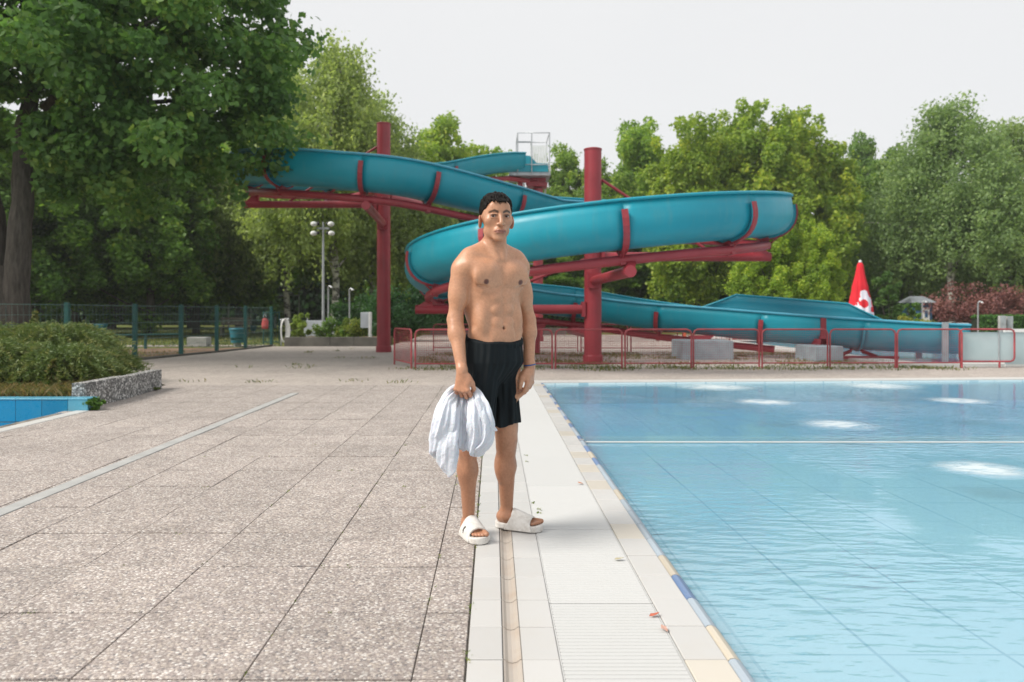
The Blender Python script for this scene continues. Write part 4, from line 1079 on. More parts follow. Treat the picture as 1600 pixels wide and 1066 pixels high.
def tree_proto(kind, H, rg_seed, mat, bark, lobes, trunk, n_clump, n_leaf, size, cr, **kw):
    rg = np.random.default_rng(rg_seed)
    e = empty(kind, (0, 0, 0))
    P, tint, out_, C = crown_points(lobes, n_clump, n_leaf, rg, cr, kw.get('shell', .5), kw.get('flat', .7), kw.get('droop', 0))
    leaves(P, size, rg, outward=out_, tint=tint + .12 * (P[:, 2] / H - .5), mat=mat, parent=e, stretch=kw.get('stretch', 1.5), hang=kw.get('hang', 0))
    rp = random.Random(rg_seed); tops = [(trunk, kw.get('r0', .22), .05)]
    tc_ = [Vector(p) for p in trunk]
    for k in range(kw.get('nb', 12)):
        c = Vector(C[rp.randrange(len(C))]); z = max(tc_[0].z + H * .12, c.z - rp.uniform(.8, 2.2))
        # point on the trunk at that height
        j = 0
        while j < len(tc_) - 2 and tc_[j + 1].z < z: j += 1
        f_ = min(1, max(0, (z - tc_[j].z) / max(.01, tc_[j + 1].z - tc_[j].z))); s_ = tc_[j].lerp(tc_[j + 1], f_)
        mid = (s_ + c) / 2 + Vector((0, 0, -.25 if not kw.get('hang') else .5))
        tops.append(([s_, mid, c], .065, .015))
    limbs(None, tops, 0, e, bark, rg=rp)
    return e
proto = {}
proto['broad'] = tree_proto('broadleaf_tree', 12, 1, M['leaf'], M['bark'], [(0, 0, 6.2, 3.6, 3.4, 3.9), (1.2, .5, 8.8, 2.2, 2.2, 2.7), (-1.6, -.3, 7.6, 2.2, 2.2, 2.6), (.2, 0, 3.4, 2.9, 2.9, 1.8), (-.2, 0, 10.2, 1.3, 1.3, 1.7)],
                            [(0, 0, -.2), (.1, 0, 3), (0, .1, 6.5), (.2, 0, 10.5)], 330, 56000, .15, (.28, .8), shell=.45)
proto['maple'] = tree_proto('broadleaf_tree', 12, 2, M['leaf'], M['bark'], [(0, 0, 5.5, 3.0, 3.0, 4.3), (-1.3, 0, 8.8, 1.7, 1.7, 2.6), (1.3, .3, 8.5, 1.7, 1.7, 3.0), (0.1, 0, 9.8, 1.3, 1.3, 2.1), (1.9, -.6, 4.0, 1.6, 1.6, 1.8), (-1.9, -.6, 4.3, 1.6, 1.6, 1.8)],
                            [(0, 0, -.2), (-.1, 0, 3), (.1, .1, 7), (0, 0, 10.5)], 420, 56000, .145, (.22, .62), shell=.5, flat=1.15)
# weeping birch: strands of small leaves
def birch_proto():
    rg = np.random.default_rng(3); e = empty('birch_tree', (0, 0, 0))
    C = []
    for cx, cy, cz, rx, ry, rz, m in ((0, 0, 8.3, 2.8, 2.6, 3.4, 230), (-1.6, 0, 6.0, 2.6, 2.3, 2.4, 150), (1.7, .2, 5.8, 2.6, 2.3, 2.6, 150), (.3, 0, 11.0, 1.2, 1.2, 1.7, 60)):
        d = rg.normal(size=(m, 3)); d /= np.linalg.norm(d, axis=1, keepdims=True); rad = rg.uniform(.12, 1, m) ** (1 / 3)
        C.append(np.array([cx, cy, cz]) + d * rad[:, None] * [rx, ry, rz])
    C = np.concatenate(C); m = len(C); per = 95
    Ls = rg.uniform(.6, 2.3, m); u = rg.uniform(0, 1, (m, per))
    P = np.repeat(C[:, None], per, 1); P[:, :, 2] -= u * Ls[:, None]
    sp_ = .10 + .24 * (1 - u); P[:, :, 0] += rg.normal(0, 1, (m, per)) * sp_; P[:, :, 1] += rg.normal(0, 1, (m, per)) * sp_
    tint = np.repeat(.4 + rg.uniform(-.25, .3, m)[:, None], per, 1) + rg.normal(0, .15, (m, per))
    P = P.reshape(-1, 3)
    leaves(P, .10, rg, up=0, tint=tint.ravel(), mat=M['leaf_birch'], parent=e, stretch=1.7, hang=.7)
    rp = random.Random(8); tops = [([(0, 0, -.2), (.15, 0, 3), (-.1, .1, 6.5), (.2, 0, 11.5)], .17, .03)]
    for k in range(16):
        c = Vector(C[rp.randrange(m)]); z = max(2.5, c.z - rp.uniform(1, 3)); tops.append(([Vector((.05, 0, z)), (Vector((0.05, 0, z)) + c) / 2 + Vector((0, 0, .3)), c], .05, .012))
    limbs(None, tops, 0, e, M['birch'], rg=rp); return e
proto['birch'] = birch_proto()
used = set()
def place(kind, px, Y, h, lab, tint=(1, 1, 1), wide=1.0, rz=None, group=None, dark=False, cat='tree', zb=-.07):
    o = proto[kind]
    if kind in used: o = copy_tree(o)
    used.add(kind)
    base_h = 12.0
    s = h / base_h; o.scale = (s * wide, s * wide, s); o.location = ((px - CX) * Y / F, Y, zb); o.rotation_euler = (0, 0, rz if rz is not None else random.uniform(0, 6.28))
    for k in kids(o):
        if k.name.startswith('crown'): k.color = (*tint, 1)
    tag(o, lab, cat, group)
    return o
def H(ytop, Y): return CAMH + (HZ - ytop) * Y / F + .3
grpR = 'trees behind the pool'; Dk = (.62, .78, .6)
YG = (1.3, 1.2, .75)
place('birch', 520, 39, H(78, 39), 'tall weeping birch rising above the flume left of the far pillar', (1.3, 1.25, .95), 1.0, 1.0, grpR)
place('birch', 585, 44, H(165, 44), 'birch directly behind the far red pillar', (1.15, 1.15, .9), 1.15, 2.6, grpR)
place('birch', 452, 42, H(120, 42), 'birch partly hidden by the big maple at the left end of the flume', (1, 1, .85), .95, 4, grpR)
place('broad', 692, 52, H(192, 52), 'rounded light green tree between the far pillar and the start tower', (1.3, 1.25, .9), .95, 1, grpR)
place('maple', 765, 60, H(238, 60), 'small tree top just left of the start tower', (1.1, 1.15, .9), .9, 2, grpR)
place('maple', 640, 56, H(262, 56), 'lower tree between the birch and the light green tree', (1, 1.05, .9), 1.0, 5, grpR)
place('broad', 880, 58, H(236, 58), 'tree just right of the start tower', (1.05, 1.1, .9), .8, 3, grpR)
place('maple', 1003, 54, H(194, 54), 'rounded green tree right of the nearer thick pillar', (1.15, 1.2, .9), .95, 4.4, grpR)
place('broad', 935, 50, H(262, 50), 'lower green tree directly behind the nearer pillar top', (.95, 1, .9), .85, 5.4, grpR)
place('maple', 1090, 45, H(190, 45), 'yellow-green maple left of the tallest maples', YG, .95, .4, grpR)
place('maple', 1165, 47, H(168, 47), 'tallest yellow-green maple above the right flume bend', (1.25, 1.2, .8), .95, 2.2, grpR)
place('maple', 1250, 47, H(180, 47), 'yellow-green maple right of the tallest one', YG, 1.0, 3.5, grpR)
place('maple', 1205, 38, H(330, 38), 'young yellow-green maple beside the end of the upper flume bend', (1.35, 1.3, .7), 1.1, 1.4, grpR)
place('maple', 1265, 37, H(352, 37), 'young bright maple left of the closed parasol', (1.4, 1.3, .7), .95, 5.1, grpR)
place('broad', 1345, 62, H(218, 62), 'darker green tree between the maples and the right birch', (.72, .85, .8), .62, 2, grpR)
place('broad', 1310, 55, H(262, 55), 'mid green tree behind the closed parasol', (.9, 1, .8), .8, 4, grpR)
place('birch', 1490, 44, H(168, 44), 'tall pale-trunked birch above the blue hut', (.95, 1.05, .95), 1.15, 2, grpR)
place('birch', 1585, 50, H(200, 50), 'birch cut by the right edge of the frame', (1.0, 1.05, .85), 1.1, 3, grpR)
place('birch', 1420, 50, H(262, 50), 'lower birch left of the tall right one', (.85, .95, .9), 1.15, 5, grpR)
place('broad', 1665, 46, H(260, 46), 'green tree just entering at the right edge', (.8, .9, .8), 1.0, 5, grpR)
place('broad', 1395, 58, H(240, 58), 'dark green tree behind the right birch', (.7, .8, .75), .9, .5, grpR)
place('maple', 1050, 56, H(300, 56), 'dark tree seen between the two levels of the flume', Dk, 1.3, .5, grpR)
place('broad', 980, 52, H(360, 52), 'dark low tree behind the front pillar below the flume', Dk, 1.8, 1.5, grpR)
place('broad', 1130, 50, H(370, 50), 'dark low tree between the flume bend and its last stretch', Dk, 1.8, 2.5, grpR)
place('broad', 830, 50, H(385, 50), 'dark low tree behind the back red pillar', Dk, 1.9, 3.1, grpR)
grpL = 'park trees on the left'
for px, Y, yt, tn, w, lab in ((20, 34, 190, Dk, 1.25, 'dark tree farthest left behind the big maple trunk'), (120, 40, 230, (1, 1.15, .85), 1.15, 'tree with a thin pale trunk right of the big maple trunk'), (232, 38, 190, (.75, .9, .75), 1.2, 'thick-trunked tree behind the first full fence post'),
                             (305, 44, 215, (.95, 1.1, .85), 1.1, 'tree with slim trunk between the fence posts'), (375, 46, 200, (1, 1.15, .85), 1.1, 'tree behind the park bench'), (175, 55, 210, Dk, 1.4, 'dark far tree left of the thick-trunked tree'), (300, 60, 190, Dk, 1.4, 'dark far tree behind the slim trunk'),
                             (420, 60, 150, (.8, .9, .8), 1.2, 'far tree behind the hanging flume end'), (60, 58, 200, Dk, 1.5, 'dark far tree seen past the big maple trunk'), (-60, 40, 160, Dk, 1.4, 'dark tree cut by the left edge of the frame')):
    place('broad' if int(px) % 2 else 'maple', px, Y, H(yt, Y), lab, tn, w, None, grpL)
# far wood that closes the horizon
def wood():
    rg = np.random.default_rng(21); n_ = 90000
    x = rg.uniform(-85, 95, n_); prof_ = 8.2 + 1.2 * np.sin(x * .21) + .9 * np.sin(x * .53 + 1) + .6 * np.sin(x * 1.3)
    prof_ = np.where(x < -14, prof_ + 3.0, prof_)
    prof_ = np.where((x > -10) & (x < 14), prof_ - .3, prof_)
    y = 74 + rg.uniform(0, 9, n_) + 3 * np.sin(x * .1); z = rg.uniform(0, 1, n_) ** .8 * (prof_ + rg.normal(0, .5, n_)) - .1
    tint = .3 + .25 * np.sin(x * .9 + z) + rg.normal(0, .2, n_)
    x = np.concatenate([x, rg.uniform(-90, 100, 40000)]); y = np.concatenate([y, 83 + rg.uniform(0, 1.5, 40000)]); z = np.concatenate([z, rg.uniform(-.1, 5.5, 40000)]); tint = np.concatenate([tint, np.full(40000, .1)])
    o = leaves(np.stack([x, y, z], 1), .62, rg, tint=tint, name='far_wood', mat=M['leaf_dark'], stretch=1.2); o.color = (1, 1, 1, 1)
    tag(o, 'dense dark green wood closing the view behind the park', 'wood', kind='stuff')
wood()
# big maple whose crown fills the upper left
def big_maple():
    rg = np.random.default_rng(5); bx, by = -11.2, 17.6
    e = empty('maple_tree', (bx, by, 0), 'huge dark maple with twin trunk whose crown fills the upper left', 'tree')
    lobes = [(1.2, -.5, 7.6, 5.0, 4.5, 3.4), (4.4, -.8, 6.6, 2.7, 2.8, 2.8), (0, -1, 10.5, 5.5, 4.5, 3.2), (4.6, -.6, 9.6, 2.9, 2.8, 2.6), (-3, 0, 8, 4, 4, 4), (2.2, 1.0, 5.2, 2.6, 2.0, 1.7), (-.6, -1.8, 6.0, 1.8, 1.5, 1.5), (2.6, -.5, 4.9, 2.6, 1.8, 1.6), (5.6, .2, 5.0, 1.5, 1.4, 1.5), (5.3, .3, 5.3, 1.5, 1.6, 1.3)]
    P, tint, out_, C = crown_points(lobes, 560, 118000, rg, (.28, .78), .42, .62)
    keep = (P[:, 2] > 3.0) & ~((P[:, 0] > 5.2) & (P[:, 2] < 4.5)) & ~((P[:, 0] > 6.5) & (P[:, 2] < 5.3)) & ~((np.abs(P[:, 0]) < 1.3) & (P[:, 2] < 5.7) & (P[:, 1] < .6))
    leaves(P[keep], .125, rg, outward=out_[keep], tint=tint[keep], mat=M['leaf_big'], parent=e, stretch=1.4)
    tops = [([(-.25, 0, -.15), (-.22, 0, 1.6), (-.4, .1, 3.4), (-.9, 0, 7), (-1.2, 0, 10)], .36, .12), ([(.30, -.05, -.15), (.30, -.05, 1.6), (.36, 0, 3.2), (.42, .1, 5.4), (.8, .3, 9)], .33, .10),
            ([(0, 0, -.2), (0, 0, 1.2), (.02, 0, 2.2)], .56, .28)]
    rp = random.Random(4)
    for k in range(26):
        c = Vector(C[rp.randrange(len(C))])
        if c.x < -3 or c.z < 6.2: continue
        z = min(8, max(3.0, c.z - rp.uniform(.6, 2))); s_ = Vector((.6 + z * .05, 0, z)); tops.append(([s_, (s_ + c) / 2 + Vector((0, 0, .3)), c], .10, .02))
    limbs(None, tops, 0, e, M['bark'], rg=rp)
big_maple()
def bush(name, x, y, rx, ry, h, n_, size, mat, lab, cat='shrub', group=None, seed=1, tint=(1, 1, 1), stretch=1.5, z0=0, hang=0, stems=6, cl=None):
    rg = np.random.default_rng(seed); e = empty(name, (x, y, z0), lab, cat, group)
    cl = cl or max(14, int(n_ / 130))
    P, tt, out_, C = crown_points([(0, 0, h * .5, rx, ry, h * .5)], cl, n_, rg, (min(rx, h) * .16, min(rx, h) * .34), .3, .9)
    P[:, 2] = np.abs(P[:, 2]) + .01
    o = leaves(P, size, rg, outward=out_, tint=tt, name='foliage', mat=mat, parent=e, stretch=stretch, hang=hang); o.color = (*tint, 1)
    mb = MB(); rp = random.Random(seed)
    for k in range(stems):
        c = C[rp.randrange(len(C))]; mb.tube([(rp.uniform(-.1, .1), rp.uniform(-.1, .1), -.05), (c[0] * .5, c[1] * .5, c[2] * .5), tuple(c)], [.02, .015, .006], 5)
    mb.build('stem', M['bark'], e, world=False); return e
# juniper bed: arching sprays
def juniper(x, y, rx, ry, h, n_sp, lab, seed):
    rg = np.random.default_rng(seed); e = empty('juniper_shrub', (x, y, .1), lab, 'shrub', 'junipers in the left bed')
    per = 46; th = rg.uniform(0, 2 * np.pi, n_sp); q = rg.uniform(.05, 1, n_sp) ** .6
    bx = np.cos(th) * q * rx * .72; by = np.sin(th) * q * ry * .72; bz = h * np.sqrt(np.clip(1 - q ** 2 * .85, .05, 1)) * rg.uniform(.55, 1.05, n_sp)
    Ls = rg.uniform(.25, .5, n_sp); dirx = np.cos(th + rg.normal(0, .6, n_sp)); diry = np.sin(th + rg.normal(0, .6, n_sp))
    u = np.linspace(0, 1, per)[None, :]
    X_ = bx[:, None] + dirx[:, None] * Ls[:, None] * u; Y_ = by[:, None] + diry[:, None] * Ls[:, None] * u
    Z_ = bz[:, None] - .05 + Ls[:, None] * (.55 * u - .75 * u ** 2)
    P = np.stack([X_, Y_, Z_], -1) + rg.normal(0, 1, (n_sp, per, 3)) * (.028 * (1 - u[..., None] * .6))
    tint = np.repeat((.42 + rg.uniform(-.3, .3, n_sp))[:, None], per, 1) + .25 * u + rg.normal(0, .1, (n_sp, per))
    P = P.reshape(-1, 3); P[:, 2] = np.maximum(P[:, 2], .01)
    D = np.stack([dirx, diry, np.zeros(n_sp)], -1); D = np.repeat(D[:, None], per, 1).reshape(-1, 3)
    n_ = len(P); a = D + rg.normal(0, .55, (n_, 3)); a[:, 2] += .25; a /= np.linalg.norm(a, axis=1, keepdims=True)
    b = np.cross(a, rg.normal(size=(n_, 3))); b /= np.linalg.norm(b, axis=1, keepdims=True)
    V = np.empty((n_, 4, 3)); V[:, 0] = P - a * .03; V[:, 1] = P + b * .007; V[:, 2] = P + a * .045; V[:, 3] = P - b * .007
    npmesh('foliage', V.reshape(-1, 3), np.arange(n_ * 4).reshape(n_, 4), M['juniper'], e, False, {'tint': ('FLOAT', np.repeat(np.clip(tint.ravel(), 0, 1), 4))})
    mb = MB(); rp = random.Random(seed)
    for k in range(9): mb.tube([(0, 0, -.1), (bx[k] * .5, by[k] * .5, bz[k] * .45), (bx[k], by[k], bz[k] * .9)], [.03, .02, .008], 5)
    mb.build('stem', M['bark'], e, world=False)
juniper(-6.3, 11.0, .90, .85, .60, 650, 'juniper shrub nearest the pebbled wall end', 1)
juniper(-7.0, 12.2, 1.2, 1.1, .88, 950, 'tallest juniper shrub in the middle of the left bed', 2)
juniper(-7.3, 10.8, 1.1, .95, .72, 750, 'juniper shrub left of the bed middle above the blue tiles', 3)
juniper(-8.6, 12.6, 1.2, 1.0, .88, 700, 'juniper shrub below the big maple trunk', 4)
juniper(-6.7, 12.5, .85, .85, .45, 450, 'low back juniper shrub sloping toward the fence post', 5)
juniper(-8.6, 11.0, 1.0, .9, .6, 550, 'juniper shrub cut by the left edge of the frame', 6)
def blades(name, pts, h, w, mat, lab, seed, lean=.5, kind='stuff', cat=None, tint=(1, 1, 1)):
    rg = np.random.default_rng(seed); P = np.array(pts); n_ = len(P)
    hh = h * rg.uniform(.5, 1.3, n_); a = rg.uniform(0, 2 * np.pi, n_); d = np.stack([np.cos(a), np.sin(a), np.zeros(n_)], 1); s = np.stack([-np.sin(a), np.cos(a), np.zeros(n_)], 1)
    up = np.array([0, 0, 1.0]); m1 = P + up * hh[:, None] * .55 + d * hh[:, None] * lean * .3; t1 = P + up * hh[:, None] * .9 + d * hh[:, None] * lean
    V = np.empty((n_, 4, 3)); V[:, 0] = P - s * w * .5; V[:, 1] = P + s * w * .5; V[:, 2] = m1 + s * w * .45; V[:, 3] = t1
    o = npmesh(name, V.reshape(-1, 3), np.arange(n_ * 4).reshape(n_, 4), mat, None, False, {'tint': ('FLOAT', np.repeat(rg.uniform(0, 1, n_), 4))}); o.color = (*tint, 1)
    return tag(o, lab, cat, kind=kind)
rg = np.random.default_rng(9); m = 16000
X_ = rg.uniform(-11, -5.05, m); Y_ = rg.uniform(9.18, 10.6, m); blades('dry_grass', np.stack([X_, Y_, np.full(m, .11)], 1), .12, .008, M['straw'], 'dry grass and weeds in front of the junipers above the blue tiles', 1, .7)
m = 30000; X_ = rg.uniform(-16, -8.6, m); Y_ = rg.uniform(15, 30, m); k = X_ < -8.6 - (Y_ - 15) * -.05
m2 = 34000; X2 = rg.uniform(-30, -6, m2); Y2 = rg.uniform(27, 60, m2)
blades('lawn_tufts', np.stack([X2, Y2, np.full(m2, -.075)], 1), .10, .03, M['grass_blade'], 'short lawn grass of the park behind the green fence', 2, .5)
m = 2500; X_ = rg.uniform(-18, -8.9, m); Y_ = rg.uniform(16.5, 23, m); keep = X_ < -9.2 + (Y_ - 16) * .12
blades('weeds_on_dry_ground', np.stack([X_, Y_, np.full(m, -.04)], 1)[keep], .09, .012, M['straw'], 'sparse dry weeds on the bare soil behind the fence', 3, .7)
# weeds along the barriers and under the slide
pts = []
rp = random.Random(2)
def inpool(x, y): return y > SY0 - .5 and x > SX0 - .4
for k in range(260):
    cx_, cy_ = rp.uniform(-1.8, 9.4), rp.choice([15.6, 16.0, 17.2, 18.2, 19.5, 20.5, 21.5]) + rp.gauss(0, .35)
    for j in range(rp.randrange(15, 60)): 
        x, y = cx_ + rp.gauss(0, .22), cy_ + rp.gauss(0, .10)
        if not inpool(x, y): pts.append((x, y, -.005))
for k in range(18):
    cx_, cy_ = rp.uniform(-5.5, -1), rp.uniform(12.5, 25)
    for j in range(rp.randrange(6, 22)): pts.append((cx_ + rp.gauss(0, .12), cy_ + rp.gauss(0, .08), -.005))
blades('weeds', pts, .06, .012, M['grass_blade'], 'low weeds growing through the paving around the barriers', 4, .8, tint=(1.1, 1.1, 1))
# moss and sprouts in the slab joints
pts = []
for k in range(70):
    if rp.random() < .55: jx = rp.choice([-.255, -.785, -1.315, -.0955, .0 + TX0]); jy = rp.uniform(2.4, 7)
    else: jx = rp.uniform(-2.4, -.1); jy = 2.92 + .53 * rp.randrange(0, 8)
    for j in range(rp.randrange(5, 20)): pts.append((jx + rp.gauss(0, .008), jy + rp.gauss(0, .02), -.006))
for (px, py) in ((822, 712), (824, 722), (834, 786), (841, 802), (842, 797), (748, 789), (748, 800)):
    q = G(px, py)
    for j in range(9): pts.append((q.x + rp.gauss(0, .007), q.y + rp.gauss(0, .012), 0))
blades('moss', pts, .010, .0055, M['grass_blade'], 'tiny moss and sprouts in the joints of the paving', 5, 1.0, tint=(1.3, 1.4, .9))
q = G(139, 641)
bush('weed_tuft', q.x, q.y + .05, .13, .10, .13, 500, .03, M['grass_blade'], 'bright green weed tuft at the near end of the pebbled wall', 'plant', seed=3, stems=2, tint=(.8, 1.3, .8))
bush('weed_tuft', U(238, 489, 11.3).x, 11.3, .12, .08, .07, 250, .025, M['grass_blade'], 'small green weed tuft at the far end of the pebbled wall', 'plant', seed=4, stems=2)
# tall weed left and white-flowered weed
def tallweed(x, y, h, lab, seed, mat, n_=260, z0=.1):
    e = empty('tall_weed', (x, y, z0), lab, 'plant'); rg = np.random.default_rng(seed)
    u = rg.uniform(.15, 1, n_); a = rg.uniform(0, 6.28, n_); r = .16 * h * (1.05 - u) * rg.uniform(.3, 1, n_) + .01
    P = np.stack([np.cos(a) * r + .25 * h * u ** 2 * .5, np.sin(a) * r, u * h], 1)
    leaves(P, .05, rg, mat=mat, parent=e, stretch=2.2, name='foliage'); MB().tube([(0, 0, -.05), (.03 * h, 0, h * .5), (.125 * h, 0, h)], [.012, .009, .004], 5).build('stem', M['juniper'], e, world=False)
tallweed(-8.0, 13.2, 1.05, 'tall feathery weed rising in front of the big maple trunk', 1, M['grass_blade'], 420)
tallweed(-5.75, 9.95, .42, 'weed with pale leaves in front of the junipers', 2, M['grass_blade'])
# raised bed planting
bush('bed_shrub', -4.95, 27.2, .62, .5, .75, 2600, .05, M['leaf'], 'brownish green shrub beside the grey cabinet', group='shrubs in the raised bed', seed=5, tint=(.9, .8, .8), z0=.2)
bush('bed_shrub', -5.75, 27.2, .6, .5, .62, 2400, .05, M['leaf'], 'green shrub round the foot of the floodlight mast', group='shrubs in the raised bed', seed=6, tint=(.9, 1, .9), z0=.2)
bush('bed_shrub', -6.75, 27.0, .35, .3, .95, 1800, .05, M['leaf_birch'], 'tall yellow-green weeds at the left end of the raised bed', group='shrubs in the raised bed', seed=7, tint=(1.3, 1.3, .8), stretch=3, hang=-.5, z0=.2)
bush('dark_bush', U(622, 489, 31).x, 31, 1.5, 1.2, 2.0, 7000, .08, M['leaf_dark'], 'large dark bush behind the foot of the far pillar', seed=8, tint=(1, 1.2, 1.1))
bush('dark_bush', U(570, 489, 34).x, 34, 1.4, 1.2, 1.8, 5000, .09, M['leaf_dark'], 'dark bush behind the grey cabinet', seed=9, tint=(1.1, 1.2, 1))
bush('young_tree_bush', U(1390, 489, 40).x, 40, .8, .7, 3.6, 4000, .11, M['leaf'], 'slender dark sapling right of the closed parasol', 'sapling', seed=10, tint=(.5, .65, .6))
bush('purple_bush', U(1535, 489, 40).x, 40, 3.0, 1.6, 1.9, 9000, .075, M['redleaf'], 'spreading purple-leaved bush by the right edge', seed=11, stretch=2.0, z0=.55, stems=12)
bush('golden_bush', U(1425, 489, 33).x, 33, 1.3, .8, .95, 4200, .06, M['yellowleaf'], 'low golden-green bush in front of the blue hut', seed=12, z0=-.05)
bush('green_bush', U(1424, 489, 39).x, 39, .45, .45, 1.75, 2600, .09, M['leaf'], 'round green bush at the left side of the blue hut', seed=13, tint=(.8, 1, .8))
def hedge(x0, x1, y0, y1, h, lab, seed, tint=(1, 1, 1), n_=9000, size=.10):
    rg = np.random.default_rng(seed); e = empty('hedge', ((x0 + x1) / 2, y0, 0), lab, 'hedge', 'clipped hedges')
    w = x1 - x0; f_ = rg.uniform(0, 1, n_); X_ = rg.uniform(-w / 2, w / 2, n_); Z_ = rg.uniform(0, h, n_); Y_ = rg.uniform(0, .25, n_)
    top = f_ < .3; Z_[top] = h + rg.normal(0, .03, top.sum()); Y_[top] = rg.uniform(0, y1 - y0, top.sum())
    o = leaves(np.stack([X_, Y_, Z_], 1), size, rg, name='foliage', mat=M['leaf_dark'], parent=e); o.color = (*tint, 1)
    MB().box(-w / 2 + .1, w / 2 - .1, .2, y1 - y0, 0, h - .08).build('core', M['soilcore'], e, world=False)
M['soilcore'] = plain('hedge_twigs', (.010, .018, .008), 1, .3, 3)
hedge(U(1372, 489, 50).x, U(1420, 489, 50).x + .5, 50, 51.2, H(470, 50) - .3, 'clipped dark hedge left of the blue hut', 1, (1.3, 1.5, 1.2))
hedge(U(1458, 489, 50).x, U(1560, 489, 50).x, 50, 51.2, H(472, 50) - .3, 'clipped dark hedge right of the blue hut', 2, (1.3, 1.5, 1.2))
hedge(U(1535, 489, 37).x, U(1700, 489, 37).x, 37, 38, .95, 'nearer hedge at the right edge of the frame', 3, (1.8, 2.0, 1.3))
hedge(U(625, 489, 44).x, U(1100, 489, 44).x, 48, 49.2, 1.95, 'long hedge behind the slide between the pillars', 4, (1.5, 1.9, 1.2), 16000)
